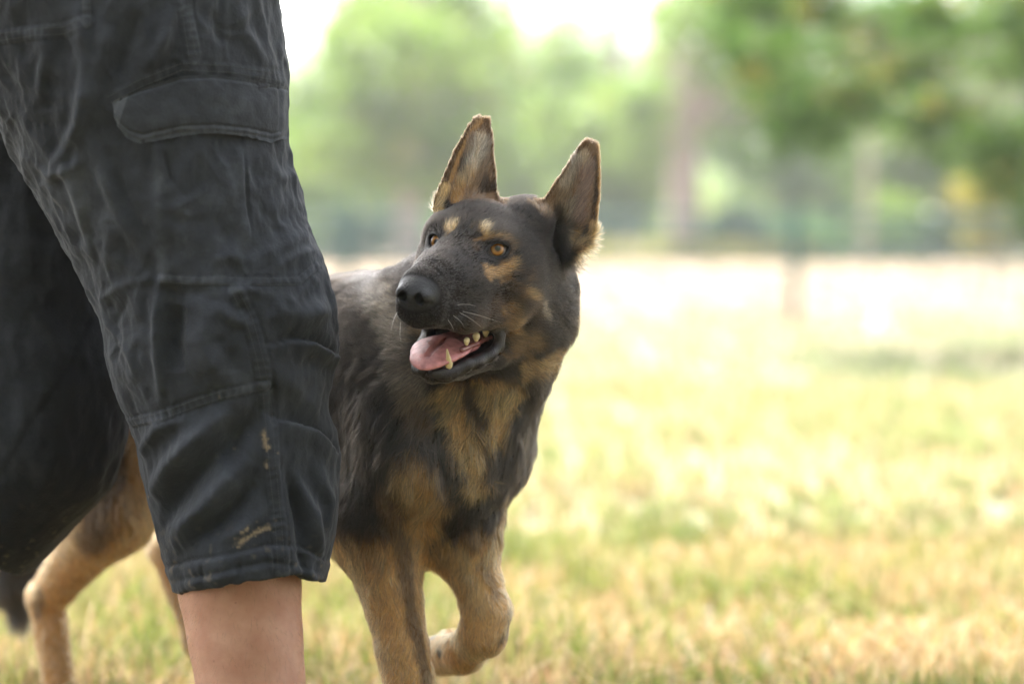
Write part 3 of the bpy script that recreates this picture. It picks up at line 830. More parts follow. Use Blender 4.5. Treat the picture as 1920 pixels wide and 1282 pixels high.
# ---- eyes: sockets and lids
EYE_R = 1.18
EYES = {1: np.array([0.30, 3.20, 0.36]), -1: np.array([1.20, -2.50, 0.36])}
def eye_frame(s):
    e = np.array([0.80, 0.58, 0.16]) if s > 0 else np.array([0.95, -0.22, 0.20]); e /= np.linalg.norm(e)          # out of the socket
    t = np.array([-0.45, s * 0.80, 0.30]); t -= (t @ e) * e; t /= np.linalg.norm(t)   # along the lids, outward
    u = np.cross(e, t); u = u if u[2] > 0 else -u
    return e, t, u
for s in (-1, 1):
    c = EYES[s]; e, t, u = eye_frame(s)
    hE(c, (EYE_R + 0.30,) * 3, k=0.55)
    cw = h2w(c); ew, tw, uw = HR @ e, HR @ t, HR @ u
    def fn(P, cw=cw, ew=ew, tw=tw, uw=uw):
        q = (P - cw) / CM
        x, y, z = q @ tw, q @ uw, q @ ew
        up = 0.66 * (1 - np.clip(np.abs((x + 0.05) / 1.12), 0, 1.6) ** 2.0)
        dn = -0.60 * (1 - np.clip(np.abs((x - 0.05) / 1.15), 0, 1.6) ** 2.2)
        d = np.maximum(y - up, dn - y) * 0.8
        d = np.maximum(d, -z + 0.15)
        return d * CM
    D.add(fn, cw, 2.2 * CM, 's', 0.12 * CM)
    D.ellipsoid(cw, (np.ones(3) * (EYE_R + 0.02)) * CM, None, 's', 0.03 * CM)

# ---- ears: cupped leaves
def add_ear(base, tip, medial, W, tipr, cup, thick=0.42, bend=0.0):
    base, tip, medial = map(lambda v: np.array(v, float), (base, tip, medial))
    ax = tip - base; Hh = np.linalg.norm(ax); ax /= Hh
    w = medial - (medial @ ax) * ax; w /= np.linalg.norm(w)
    n = np.cross(w, ax)                                                   # towards the opening
    if n[0] < 0: n = -n
    aw, ww, nw = HR @ ax, HR @ w, HR @ n; bw = h2w(base)
    vs_ = np.linspace(0, 1, len(W)); W = np.array(W, float)
    def fn(P):
        q = (P - bw) / CM
        v, u, m = q @ aw, q @ ww, q @ nw
        vn = np.clip(v / Hh, 0, 1)
        h = np.interp(vn, vs_, W[:, 0]); g = np.interp(vn, vs_, W[:, 1])   # medial and lateral half widths
        side = np.where(u > 0, h, g) * (1 + 0.22 * np.clip(v, -3.5, 0))
        un = np.abs(u) / np.maximum(side, 0.2)
        m0 = cup * (np.clip(un, 0, 1.3) ** 2) * np.minimum(side / 2.5, 1.2) * (1 - 0.3 * vn) + bend * vn ** 2
        d1 = np.abs(m - m0) - thick * (1.0 - 0.35 * np.clip(un, 0, 1)) * (1.25 - 0.5 * vn)
        d2 = (np.abs(u) - side) * 0.85
        d3 = np.maximum(v - Hh, -v - 3.0)
        k = 0.35
        a = np.maximum(d1, d2) + np.maximum(k - np.abs(d1 - d2), 0) ** 2 / (4 * k)
        a = np.maximum(a, d3) + np.maximum(k - np.abs(a - d3), 0) ** 2 / (4 * k)
        return a * 0.8 * CM
    D.add(fn, h2w((base + tip) / 2), (Hh / 2 + 3.2) * CM, 'u', 0.7 * CM)
    return dict(base=base, ax=ax, w=w, n=n, H=Hh)
EW = [(3.2, 3.6), (3.1, 3.6), (2.8, 3.3), (2.5, 3.0), (2.2, 2.7), (1.85, 2.35), (1.6, 1.9), (1.25, 1.4), (0.80, 0.80)]
def ear_at(base_px, tip_px, bd, td, med_px, cup):
    b_, t_, m_ = w2h(unproj(*base_px, bd)), w2h(unproj(*tip_px, td)), w2h(unproj(*med_px, bd))
    return add_ear(b_, t_, m_ - b_, EW, .3, cup)
EARS = {-1: ear_at((876, 405), (905, 219), 2.60, 2.605, (930, 405), 1.2),
        1: ear_at((1052, 435), (1110, 264), 2.61, 2.59, (1000, 395), 1.3)}

DV, DQ = polygonise(D, (-0.84, 2.36, -0.01), (0.16, 3.46, 0.82), 0.0030)
DV = D.project(DV, 2)
_hc = w2h(DV[DQ].mean(1))
_sel = (_hc[:, 0] > -12) & (_hc[:, 2] > -14.5)
DV, DQ, _free = subdivide(DV, DQ, _sel)
_i = np.where((w2h(DV)[:, 0] > -13) & (w2h(DV)[:, 2] > -16) & _free)[0]
DV[_i] = D.project(DV[_i], 3)
# relax the ears and the lids, where the shell is thin
_H = w2h(DV)
_ear = _H[:, 2] > 4.5
_lid = np.minimum(np.linalg.norm(_H - EYES[1], axis=1), np.linalg.norm(_H - EYES[-1], axis=1)) < 2.0
_nos = (_H[:, 0] > 9.5) & (_H[:, 2] > -8)
DV = relax(DV, DQ, _ear, 5); DV = relax(DV, DQ, _lid, 2); DV = relax(DV, DQ, _nos, 2)
DN = vert_normals(DV, DQ)
# ---- colouring: strokes of fur colour laid on the hide
DHIT = Hits(DV, DQ)
BLACK = np.array([0.0085, 0.0064, 0.0052]); TAN = np.array([0.48, 0.265, 0.10]); LTAN = np.array([0.68, 0.45, 0.21])
BRN = np.array([0.115, 0.062, 0.028]); PALE = np.array([0.36, 0.28, 0.20]); GREY = np.array([0.13, 0.115, 0.105])
H_ = w2h(DV); B_ = w2b(DV)
dcol = np.tile(BLACK, (len(DV), 1))
_nz = fbm(DV * 40, 3); _nz2 = fbm(DV * 110 + 9, 2)
def lay(w, c):
    global dcol
    dcol = dcol * (1 - w[:, None]) + np.asarray(c) * w[:, None]
headish = sstep(-14, -10, H_[:, 0]) * sstep(-18, -14, H_[:, 2])
# sable grey-brown on the flank and back, between the ribs and the shoulder
lay((1 - headish) * sstep(0.30, 0.42, B_[:, 2]) * np.clip(0.30 + 1.4 * _nz, 0, 0.6), (0.060, 0.048, 0.040))
# legs and underside tan
fl = sstep(0.335, 0.265, B_[:, 2] + 0.07 * _nz)
lay(fl * (B_[:, 0] > -0.33), TAN * 1.1)
hl_ = sstep(0.44, 0.33, B_[:, 2] + 0.10 * _nz) * (B_[:, 0] <= -0.33)
lay(hl_, TAN * 0.85)
lay(sstep(-0.60, -0.70, B_[:, 0]) * sstep(0.2, 0.3, B_[:, 2]) * 0.8 * (np.abs(B_[:, 1]) > 0.02), TAN * 0.8)
lay(sstep(-0.745, -0.765, B_[:, 0]) * 1.0, BLACK * 1.1)              # tail
lay(sstep(0.13, 0.07, B_[:, 2]) * (B_[:, 0] > -0.33) * 0.4, BRN)
def stroke(pts, rpx, c, s=1.0, soft=1.0, dref=2.55, mirror=False, rag=0.35):
    L = DHIT.line(pts)
    if len(L) == 0: return
    r = rpx / FPX * dref
    Ls = [L]
    if mirror:
        h = w2h(L); h[:, 1] *= -1; Ls.append(h2w(h))
    for l in Ls:
        m, d, _, _, _ = near_line(DV, l)
        w = np.zeros(len(DV))
        d = d * (1 + rag * 2.0 * _nz2[m]) + rag * r * 1.2 * _nz[m]
        w[m] = s * sstep(r * (1 + 0.45 * soft), r * (1 - 0.45 * soft), d)
        lay(w, c)
# throat and chest
stroke([(722, 560), (735, 610), (752, 670), (780, 730)], 30, PALE * 0.62, 0.80)  # pale throat fur, with its rim light put into the colour
stroke([(700, 520), (712, 560)], 26, GREY, 0.6)
stroke([(775, 740), (800, 790)], 24, BRN, 0.55)
stroke([(985, 690), (1030, 665), (1060, 630)], 22, TAN * 0.8, 0.7)
stroke([(1010, 720), (1040, 690)], 24, BLACK * 0.8, 0.9)
stroke([(838, 738), (862, 800), (880, 850), (897, 905)], 25, TAN, 0.9)
stroke([(925, 735), (955, 745), (938, 785), (925, 810)], 30, TAN, 0.95)
stroke([(893, 735), (902, 780), (912, 830)], 9, BLACK, 0.85)
stroke([(985, 760), (960, 830), (950, 900)], 26, BLACK * 1.2, 0.95)
stroke([(820, 800), (842, 860), (850, 920)], 13, BLACK * 1.3, 0.8)
stroke([(700, 760), (720, 850), (700, 930)], 34, BLACK * 1.5, 0.7)
stroke([(770, 900), (810, 950), (790, 1000)], 42, TAN * 0.9, 0.9, dref=2.6)
stroke([(720, 915), (745, 960)], 20, BRN, 0.7, dref=2.6)
stroke([(845, 965), (880, 955), (850, 1000)], 18, BLACK * 1.5, 0.9)
stroke([(660, 960), (690, 975), (735, 990)], 18, BLACK * 1.4, 0.8, dref=2.6)
# planted foreleg: dark stripe down its front
stroke([(752, 1010), (762, 1080), (772, 1150), (790, 1220), (805, 1290)], 17, BRN * 0.62, 0.85, dref=2.6)
stroke([(655, 1010), (680, 1120), (725, 1240)], 16, LTAN * 0.75, 0.6, dref=2.6)
# lifted foreleg
stroke([(850, 1040), (890, 1120)], 30, LTAN * 0.70, 0.55, dref=2.7)
stroke([(956, 1150), (955, 1175), (942, 1198)], 9, BLACK * 3.0, 0.8, dref=2.7)
stroke([(905, 1060), (930, 1110)], 12, BRN, 0.6, dref=2.7)
stroke([(850, 1215), (900, 1225)], 18, LTAN * 0.62, 0.5, dref=2.75)
# hind leg
stroke([(225, 870), (205, 940), (165, 1020)], 34, BLACK * 1.8, 0.85, dref=3.1)
stroke([(262, 820), (255, 900), (225, 970)], 18, TAN * 0.75, 0.7, dref=3.1)
stroke([(75, 1110), (70, 1150)], 12, BRN * 0.7, 0.8, dref=3.1)
stroke([(150, 1060), (105, 1100), (110, 1180)], 22, TAN, 0.6, dref=3.1)
# ---- face
stroke([(905, 600), (960, 560), (1000, 590)], 34, BRN * 0.6, 0.5, mirror=True, rag=0.6)
stroke([(958, 590), (968, 640), (1000, 640)], 20, TAN * 0.42, 0.55, mirror=True, rag=0.6)
stroke([(890, 450), (925, 443), (952, 449), (962, 462)], 6, TAN * 0.5, 0.75, rag=0.5)
stroke([(886, 448), (892, 470)], 7, BRN, 0.5)
stroke([(907, 427)], 11, LTAN * 0.85, 0.9, soft=1.5, rag=0.5)
stroke([(846, 424)], 10, LTAN * 0.85, 0.9, soft=1.5, rag=0.5)
stroke([(916, 514), (938, 508), (957, 498)], 11, TAN * 0.72, 0.9, rag=0.7)
stroke([(938, 528), (955, 516)], 8, TAN * 0.42, 0.6, rag=0.8)
stroke([(985, 545), (1003, 560)], 8, TAN * 0.55, 0.7)
stroke([(1016, 568), (1022, 590)], 7, PALE * 0.85, 0.85)
stroke([(975, 600), (970, 620)], 8, TAN * 0.7, 0.7)
stroke([(840, 560), (900, 575)], 26, BLACK * 1.7, 0.6, mirror=True)
stroke([(1085, 560), (1075, 520)], 10, TAN * 0.8, 0.7)
_hd = headish * np.clip(0.35 + 1.5 * _nz2, 0, 0.8) * (dcol.mean(1) < 0.05)
lay(_hd, (0.019, 0.0140, 0.0105))
# ---- ears
for s in (-1, 1):
    E_ = EARS[s]
    q = H_ - E_['base']; v = q @ E_['ax'] / E_['H']; u = q @ E_['w']; mm = q @ E_['n']
    on = (v > 0.02) & (np.abs(u) < 3.9) & (np.abs(mm) < 3.5) & (v < 1.05) & (H_[:, 2] > 2.0)
    nn = DN @ (HR @ E_['n'])
    front = sstep(-0.1, 0.25, nn) * on
    back = on * (1 - sstep(-0.1, 0.25, nn))
    lay(back * sstep(0.05, 0.25, v), BRN * 0.55)
    lay(front * sstep(0.06, 0.2, v), (0.20, 0.125, 0.075))
    lay(front * sstep(0.06, 0.2, v) * sstep(0.80, 0.95, np.abs(u) / np.maximum(np.interp(np.clip(v, 0, 1), np.linspace(0, 1, 9), [w_[0] for w_ in EW]), 0.3)), BRN * 0.7)
stroke([(903, 262), (893, 300), (872, 335)], 13, PALE * 1.5, 0.95)
stroke([(880, 330), (862, 352), (855, 370)], 12, TAN * 0.8, 0.8)
stroke([(868, 300), (862, 322)], 7, BLACK * 1.8, 0.8)
stroke([(905, 225), (885, 245), (862, 290), (845, 340)], 4, TAN * 0.8, 0.9)
stroke([(838, 352), (828, 375), (815, 398)], 9, LTAN * 0.9, 0.95)
stroke([(912, 222), (920, 270), (928, 330)], 5, BRN * 0.8, 0.9)
stroke([(905, 352), (925, 350)], 10, BLACK * 1.3, 0.8)
stroke([(1092, 290), (1070, 315), (1060, 350)], 14, PALE * 1.35, 0.9)
stroke([(1098, 330), (1090, 370), (1082, 410)], 15, (0.27, 0.16, 0.12), 0.7)
stroke([(1118, 300), (1122, 340), (1115, 380)], 7, BLACK * 2, 0.7)
stroke([(1072, 380), (1058, 420), (1062, 460)], 8, PALE * 0.6, 0.7)
stroke([(1075, 440), (1080, 470)], 10, TAN * 0.7, 0.7)
stroke([(1045, 400), (1050, 450), (1072, 495)], 10, BLACK * 1.2, 0.8)
stroke([(1112, 425), (1105, 450), (1095, 465)], 11, TAN * 1.05, 0.95)
stroke([(1122, 275), (1131, 320), (1124, 380), (1118, 420)], 4, TAN * 0.75, 0.8)
stroke([(1105, 264), (1060, 305), (1020, 350)], 5, BRN * 0.9, 0.9)
# ---- bare skin: nose, lids, lips, mouth, pads
NOSE = sstep(0.30, 0.0, np.maximum(np.linalg.norm((H_ - [10.75, 0, -2.85]) / [1.9, 2.10, 1.60], axis=1) - 1.0, 9.6 - H_[:, 0] - 0.12 * np.abs(H_[:, 1])))
bare = NOSE.copy()
lay(NOSE, (0.007, 0.006, 0.006))
for s in (-1, 1):
    e, t, u = eye_frame(s); q = H_ - EYES[s]
    x, y, z = q @ t, q @ u, q @ e
    d = np.sqrt((x / 1.42) ** 2 + (y / 0.98) ** 2)
    w = sstep(1.12, 0.95, d) * (z > 0)
    lay(w, (0.006, 0.005, 0.005)); bare = np.maximum(bare, 0.55 * w)
    w2 = sstep(1.6, 1.1, d) * (z > 0) * 0.7
    lay(w2, (0.013, 0.010, 0.009))
    w3 = sstep(1.0, 0.6, np.hypot((x + 1.9) / 1.2, (y + 0.1) / 0.8)) * (z > -0.6) * 0.9       # dark inner corner
    lay(w3, (0.014, 0.011, 0.010))
    inn = (np.linalg.norm(q, axis=1) < EYE_R + 0.16)
    bare = np.maximum(bare, inn * 1.0); lay(inn * 1.0, (0.01, 0.007, 0.007))
_low = (H_[:, 2] < -7.2) & (H_[:, 2] > -12.6) & (H_[:, 0] > -4.4) & (H_[:, 0] < 8) & (np.abs(H_[:, 1]) < 5.4)
# mouth cavity and lips, found by the openings that carved them
def mouth_field(P):
    F2 = Field()
    F2.ops = [op for op in D.ops if op[3] == 's']
    g = np.full(len(P), 9.0)
    for fn, c, r, op, k in F2.ops[:3]:
        g = np.minimum(g, fn(P))
    return g
mf = np.full(len(DV), 9.0); mi = np.where(_low | ((H_[:, 0] > 2) & (H_[:, 2] < -6.2) & (H_[:, 2] > -12.5)))[0]
mf[mi] = mouth_field(DV[mi]) * 100 / HS
cav = sstep(0.55, 0.25, mf) * (np.abs(H_[:, 1]) < 5.2)
lay(cav, (0.022, 0.010, 0.010)); bare = np.maximum(bare, cav)
lip = np.zeros(len(DV))
for s in (-1, 1):
    l = np.array([h2w((x, s * (y + 0.1), z)) for x, y, z, r in LIP_A + LIP_B])
    m, d, _, _, _ = near_line(DV, l)
    lip[m] = np.maximum(lip[m], sstep(0.0078, 0.0048, d + 0.0012 * _nz2[m]))
lay(lip, (0.026, 0.020, 0.018)); bare = np.maximum(bare, 0.75 * lip)
# pads of the lifted paw
for px, py in ((816, 1192), (824, 1221)):
    p, n = DHIT(px, py)
    if p is not None:
        w = sstep(0.011, 0.006, np.linalg.norm(DV - p, axis=1)); lay(w, (0.012, 0.010, 0.010)); bare = np.maximum(bare, w)

# ---- the hide itself, one continuous skin
def hide_mat():
    m, nt, N, L, out = new_mat('dog_hide')
    b = N.new('ShaderNodeBsdfPrincipled')
    at = N.new('ShaderNodeAttribute'); at.attribute_name = 'fur_color'
    ab = N.new('ShaderNodeAttribute'); ab.attribute_name = 'bare'
    geo = N.new('ShaderNodeNewGeometry')
    vor = N.new('ShaderNodeTexVoronoi'); vor.inputs['Scale'].default_value = 750
    L.new(geo.outputs['Position'], vor.inputs['Vector'])
    bp = N.new('ShaderNodeBump'); bp.inputs['Strength'].default_value = 0.9; bp.inputs['Distance'].default_value = 0.0008
    L.new(vor.outputs['Distance'], bp.inputs['Height']); L.new(bp.outputs[0], b.inputs['Normal'])
    mr = N.new('ShaderNodeMapRange'); mr.inputs['To Min'].default_value = 0.95; mr.inputs['To Max'].default_value = 0.33
    L.new(ab.outputs['Fac'], mr.inputs['Value']); L.new(mr.outputs[0], b.inputs['Roughness'])
    mr2 = N.new('ShaderNodeMapRange'); mr2.inputs['To Min'].default_value = 0.15; mr2.inputs['To Max'].default_value = 0.55
    L.new(ab.outputs['Fac'], mr2.inputs['Value']); L.new(mr2.outputs[0], b.inputs['Specular IOR Level'])
    L.new(at.outputs['Color'], b.inputs['Base Color']); L.new(b.outputs[0], out.inputs[0])
    return m
_base = Vector(b2w(-0.25, 0, 0.0))
dog = empty('dog', _base)
tag(dog, 'black and tan shepherd dog trotting on the grass, looking up with its mouth open', 'dog')
dbody = mesh_obj('body', DV, DQ, hide_mat(), dog)
point_color(dbody, 'fur_color', dcol); point_float(dbody, 'bare', bare)

# ---- fur: direction, length and lift at every point of the hide
N_ = DN
dirn = np.tile(-FW * 0.75 + np.array([0, 0, -0.65]), (len(DV), 1))                     # trunk: back and down
w = sstep(-0.30, -0.05, B_[:, 0]) * (1 - headish)
dirn = dirn * (1 - w[:, None]) + w[:, None] * (np.array([0, 0, -1.0]) - FW * 0.25)   # shoulders and chest: down
lowm = sstep(0.36, 0.28, B_[:, 2]); dirn = dirn * (1 - lowm[:, None]) + lowm[:, None] * np.array([0.0, 0.0, -1.0])
face = H_ - np.array([13.5, 0, -2.0])
fdir = norm(face * [1.0, 1.0, 0.75]) @ HR.T
fdir = fdir + 0.25 * ((H_[:, 0:1] < -4) * (HR @ np.array([-0.3, 0, -1.0])))
hw = sstep(-15, -9, H_[:, 0]) * sstep(-17, -12.5, H_[:, 2])
dirn = dirn * (1 - hw[:, None]) + fdir * hw[:, None]
# neck between head and chest
nk = sstep(-7, -12, H_[:, 0]) * sstep(0.40, 0.47, B_[:, 2])
dirn = dirn * (1 - 0.7 * nk[:, None]) + 0.7 * nk[:, None] * (np.array([0, 0, -1.0]) - FW * 0.35)
for s in (-1, 1):
    E_ = EARS[s]; q = H_ - E_['base']; v = q @ E_['ax'] / E_['H']
    we = sstep(0.02, 0.15, v) * (np.abs(q @ E_['w']) < 3.9) * (H_[:, 2] > 1.0)
    u = (q @ E_['w'])[:, None]
    dirn = dirn * (1 - we[:, None]) + we[:, None] * ((E_['ax'] + E_['w'] * 0.25 * np.sign(u)) @ HR.T)
length = np.full(len(DV), 0.017)
length = length * (1 - hw) + 0.0120 * hw
length *= 1 - 0.45 * hw * sstep(-2.0, 3.0, H_[:, 0]) - 0.25 * hw * sstep(5.0, 9.0, H_[:, 0])
length += 0.016 * sstep(-3.5, -8, H_[:, 0]) * sstep(1.5, -3, H_[:, 2]) * hw * (np.abs(H_[:, 1]) > 2)
length += 0.005 * sstep(0.30, 0.40, B_[:, 2]) * sstep(-0.12, 0.02, B_[:, 0]) * (1 - hw)
length = np.where(B_[:, 2] < 0.30, 0.010 + (length - 0.010) * sstep(0.20, 0.30, B_[:, 2]), length)
length = np.where(B_[:, 0] < -0.33, np.maximum(length, 0.018 * sstep(0.20, 0.3, B_[:, 2])), length)
length = np.where(B_[:, 0] < -0.75, 0.040, length)
EARW = np.zeros(len(DV))
for s in (-1, 1):
    E_ = EARS[s]; q = H_ - E_['base']; EARW = np.maximum(EARW, (q @ E_['ax'] / E_['H'] > 0.12) * (np.abs(q @ E_['w']) < 3.9) * (np.abs(q @ E_['n']) < 3.2) * (H_[:, 2] > 2.0))
length = np.where(EARW > 0, np.minimum(length, 0.0050), length)
for s in (-1, 1):
    E_ = EARS[s]; q = H_ - E_['base']; v = q @ E_['ax'] / E_['H']
    nn = DN @ (HR @ E_['n'])
    w = (v > 0.0) & (v < 0.75) & (nn > 0.35) & (np.abs(q @ E_['w']) < 1.7 * (1 - 0.5 * v)) & (H_[:, 2] > 1.5)
    length = np.where(w, 0.013, length)

tri = DQ
P0, P1, P2, P3 = (DV[tri[:, k]] for k in range(4))
area = np.linalg.norm(np.cross(P2 - P0, P3 - P1), axis=1) / 2
fc_ = DV[tri].mean(1); hc_ = w2h(fc_); bc_ = w2b(fc_)
dens = np.full(len(tri), 0.17)
dens = np.where((hc_[:, 0] > -13) & (hc_[:, 2] > -16), 1.9, dens)
dens = np.where((bc_[:, 0] > -0.20) & (dens < 0.5), 0.42, dens)
dens = np.where(hc_[:, 2] > 3.5, 1.3, dens)
fb = bare[tri].mean(1)
dens = dens * (fb < 0.45)
NH = 540000
cum = np.cumsum(area * dens); cum /= cum[-1]
fi = np.searchsorted(cum, rng.random(NH))
a_, b_ = rng.random(NH), rng.random(NH)
W4 = np.stack([(1 - a_) * (1 - b_), a_ * (1 - b_), a_ * b_, (1 - a_) * b_], 1)
def samp(A):
    A = np.asarray(A)
    return sum(W4[:, k].reshape((-1,) + (1,) * (A.ndim - 1)) * A[tri[fi, k]] for k in range(4))
R0 = samp(DV); RN = norm(samp(DN)); RD = samp(dirn); RL = samp(length); RC = samp(dcol)
RD = norm(RD - (RD * RN).sum(1)[:, None] * RN)
# clumps: neighbouring hairs lean the same way
RHW = samp(hw)[:, None]
c1 = np.stack([vnoise(R0 * 70 + k * 31) for k in range(3)], 1)
c2 = np.stack([vnoise(R0 * 200 + k * 13 + 5) for k in range(3)], 1)
RD = norm(RD + (1.0 - 0.65 * RHW) * c1 + (0.7 - 0.4 * RHW) * c2 + 0.16 * rng.standard_normal((NH, 3)))
RD = norm(RD - (RD * RN).sum(1)[:, None] * RN)
RL = RL * (0.65 + 0.6 * rng.random(NH)) * (1 + (0.8 - 0.5 * RHW[:, 0]) * vnoise(R0 * 90))
_nkl = samp(sstep(-4, -8, H_[:, 0]) * sstep(0.30, 0.40, B_[:, 2]) * (B_[:, 0] > -0.15))
_chk = samp(sstep(-2.5, -6, H_[:, 0]) * sstep(2.5, 0, H_[:, 2]) * hw)
lift = np.clip(0.30 + 0.20 * _nkl + 0.32 * _chk - 0.08 * RHW[:, 0] + (0.5 - 0.3 * RHW[:, 0]) * vnoise(R0 * 120) + 0.10 * rng.standard_normal(NH), 0.06, 0.95)
K = 5
ts = np.linspace(0, 1, K)
pts = np.zeros((NH, K, 3))
for k, t in enumerate(ts):
    ang = lift * (1 - 0.75 * t)
    pts[:, k] = R0 + RL[:, None] * t * (RD * np.cos(ang)[:, None] + RN * np.sin(ang)[:, None]) - RN * 0.0003
RC = RC * (1 + 0.42 * rng.standard_normal(NH))[:, None].clip(0.35, 2.2)
# a share of banded, lighter guard hairs through the black
gb = (rng.random(NH) < 0.12) & (RC.mean(1) < 0.05)
RC[gb] = RC[gb] * 2.2 + np.array([0.022, 0.015, 0.009])
# dark-tipped hairs mixed through the tan, most on the face
dk = (rng.random(NH) < (0.10 + 0.16 * RHW[:, 0]) * (1 - 0.85 * samp(EARW))) & (RC.mean(1) > 0.05)
RC[dk] = RC[dk] * 0.22 + BLACK
RC = RC.clip(0.004, 0.85)
def hair_object(name, pts, rad, cols, mat, parent):
    n, K = pts.shape[:2]
    hc = bpy.data.hair_curves.new(name)
    hc.add_curves([K] * n)
    hc.attributes['position'].data.foreach_set('vector', pts.astype(np.float32).ravel())
    ra = hc.attributes.get('radius') or hc.attributes.new('radius', 'FLOAT', 'POINT')
    ra.data.foreach_set('value', rad.astype(np.float32).ravel())
    if cols is not None:
        ca = hc.attributes.new('fur_color', 'FLOAT_COLOR', 'CURVE')
        c = np.ones((n, 4), np.float32); c[:, :3] = cols
        ca.data.foreach_set('color', c.ravel())
    hc.materials.append(mat)
    o = bpy.data.objects.new(name, hc); COL.objects.link(o)
    if parent:
        o.parent = parent; o.matrix_parent_inverse = Matrix.Translation(-Vector(parent.location))
    return o
def fur_mat(name, attr=True, col=(0.5, 0.5, 0.5)):
    m, nt, N, L, out = new_mat(name)
    h = N.new('ShaderNodeBsdfHairPrincipled')
    h.parametrization = 'COLOR'
    h.inputs['Roughness'].default_value = 0.60
    h.inputs['Radial Roughness'].default_value = 0.55
    h.inputs['Coat'].default_value = 0.0
    if attr:
        at = N.new('ShaderNodeAttribute'); at.attribute_name = 'fur_color'
        L.new(at.outputs['Color'], h.inputs['Color'])
    else:
        h.inputs['Color'].default_value = (*col, 1)
    L.new(h.outputs[0], out.inputs[0])
    return m
_r0 = 0.00021 * (1 - 0.22 * RHW[:, 0]) * (1 + 0.5 * sstep(0.012, 0.025, RL)) * (1 + 1.0 * (w2b(R0)[:, 0] < -0.20))
rad = _r0[:, None] * (1 - ts[None] ** 1.5 * 0.88)
fur = hair_object('fur', pts, rad, RC, fur_mat('dog_fur'), dog)
tag(fur, kind='stuff')

# ---- eyes
def eye_mat():
    m, nt, N, L, out = new_mat('dog_eye')
    b = N.new('ShaderNodeBsdfPrincipled')
    at = N.new('ShaderNodeAttribute'); at.attribute_name = 'off_axis'
    geo = N.new('ShaderNodeNewGeometry')
    n = N.new('ShaderNodeTexNoise'); n.inputs['Scale'].default_value = 900; n.inputs['Detail'].default_value = 3
    L.new(geo.outputs['Position'], n.inputs['Vector'])
    ad = N.new('ShaderNodeMath'); ad.operation = 'MULTIPLY_ADD'; ad.inputs[1].default_value = 0.05; 
    L.new(n.outputs['Fac'], ad.inputs[0]); L.new(at.outputs['Fac'], ad.inputs[2])
    cr = N.new('ShaderNodeValToRGB'); e = cr.color_ramp.elements
    e[0].position = 0.24; e[0].color = (0.002, 0.002, 0.002, 1)
    e[1].position = 0.29; e[1].color = (0.20, 0.070, 0.011, 1)
    for p, c in ((0.46, (0.46, 0.21, 0.035)), (0.60, (0.32, 0.125, 0.018)), (0.67, (0.020, 0.008, 0.004)), (0.73, (0.36, 0.32, 0.29)), (1.0, (0.30, 0.24, 0.21))):
        x = e.new(p); x.color = (*c, 1)
    L.new(ad.outputs[0], cr.inputs[0]); L.new(cr.outputs[0], b.inputs['Base Color'])
    b.inputs['Roughness'].default_value = 0.35; b.inputs['Coat Weight'].default_value = 1.0; b.inputs['Coat Roughness'].default_value = 0.02
    L.new(b.outputs[0], out.inputs[0])
    return m
def uv_sphere(c, r, n=40, m=24):
    V, F = [], []
    for i in range(m + 1):
        th = math.pi * i / m
        for j in range(n):
            ph = 2 * math.pi * j / n
            V.append((math.sin(th) * math.cos(ph), math.sin(th) * math.sin(ph), math.cos(th)))
    for i in range(m):
        for j in range(n):
            F.append((i * n + j, (i + 1) * n + j, (i + 1) * n + (j + 1) % n, i * n + (j + 1) % n))
    return np.array(V), np.array(F)
em = eye_mat()
for s, gaze in ((1, (920, 462)), (-1, (822, 447))):
    c = h2w(EYES[s]); 
    dc = proj(c)[2]; g = norm(unproj(*((933, 466) if s > 0 else (818, 454)), dc - EYE_R * CM * 0.9) - c)          # where the iris sits in the opening
    up = norm(np.cross(g, np.cross([0, 0, 1.0], g))); sd = np.cross(up, g)
    V, F = uv_sphere(c, 1)
    Rg = np.stack([sd, up, g], 1)
    off = np.arccos(np.clip(V[:, 2], -1, 1))
    bulge = 1 + 0.035 * np.exp(-(off / 0.45) ** 2)
    o = mesh_obj('eye', (V * bulge[:, None] * EYE_R * CM) @ Rg.T + c, F, em, dog)
    point_float(o, 'off_axis', off)

# ---- tongue, teeth
def sdf_obj(name, F, lo, hi, vox, mat, parent, cols=None, relax_it=1):
    V, Q = polygonise(F, lo, hi, vox); V = F.project(V, 2); V = relax(V, Q, np.ones(len(V), bool), relax_it)
    return mesh_obj(name, V, Q, mat, parent), V, Q
T_ = Field()
def tC(a, b, ra, rb, f, k=0.3, op='u'):
    T_.cone(h2w(a), h2w(b), ra * CM, rb * CM, op, k * CM, f)
_fl = (HR @ norm(np.array([0.30, 0, 1.0])), 0.27)
tC((-2.0, 0, -9.4), (1.5, 0, -9.7), 1.9, 2.1, _fl)
tC((1.5, 0, -9.7), (5.2, -0.1, -9.75), 2.2, 2.35, _fl, 0.5)
tC((5.2, -0.1, -9.75), (7.1, -0.2, -10.35), 2.3, 1.55, (HR @ norm(np.array([0.55, 0, 1.0])), 0.24), 0.6)
tC((2.6, 1.7, -9.45), (4.2, 2.05, -9.55), 0.85, 0.75, _fl, 0.3)
T_.chain([(h2w((-1, 0, -8.9)), 0.16 * CM), (h2w((2.5, 0, -9.02)), 0.18 * CM), (h2w((5.3, -0.1, -9.05)), 0.18 * CM), (h2w((7.2, -0.2, -9.85)), 0.12 * CM)], op='s', k=0.45 * CM)
_tl, _th = h2w((2, 0, -10.5)) - 0.075, h2w((2, 0, -10.5)) + 0.075
tm = attr_mat('tongue_skin', 'tongue_color', rough=0.20, spec=0.6, noise=0.25, nscale=160, bump=0.9, bscale=900)
ton, TV, TQ = sdf_obj('tongue', T_, _tl, _th, 0.0013, tm, dog)
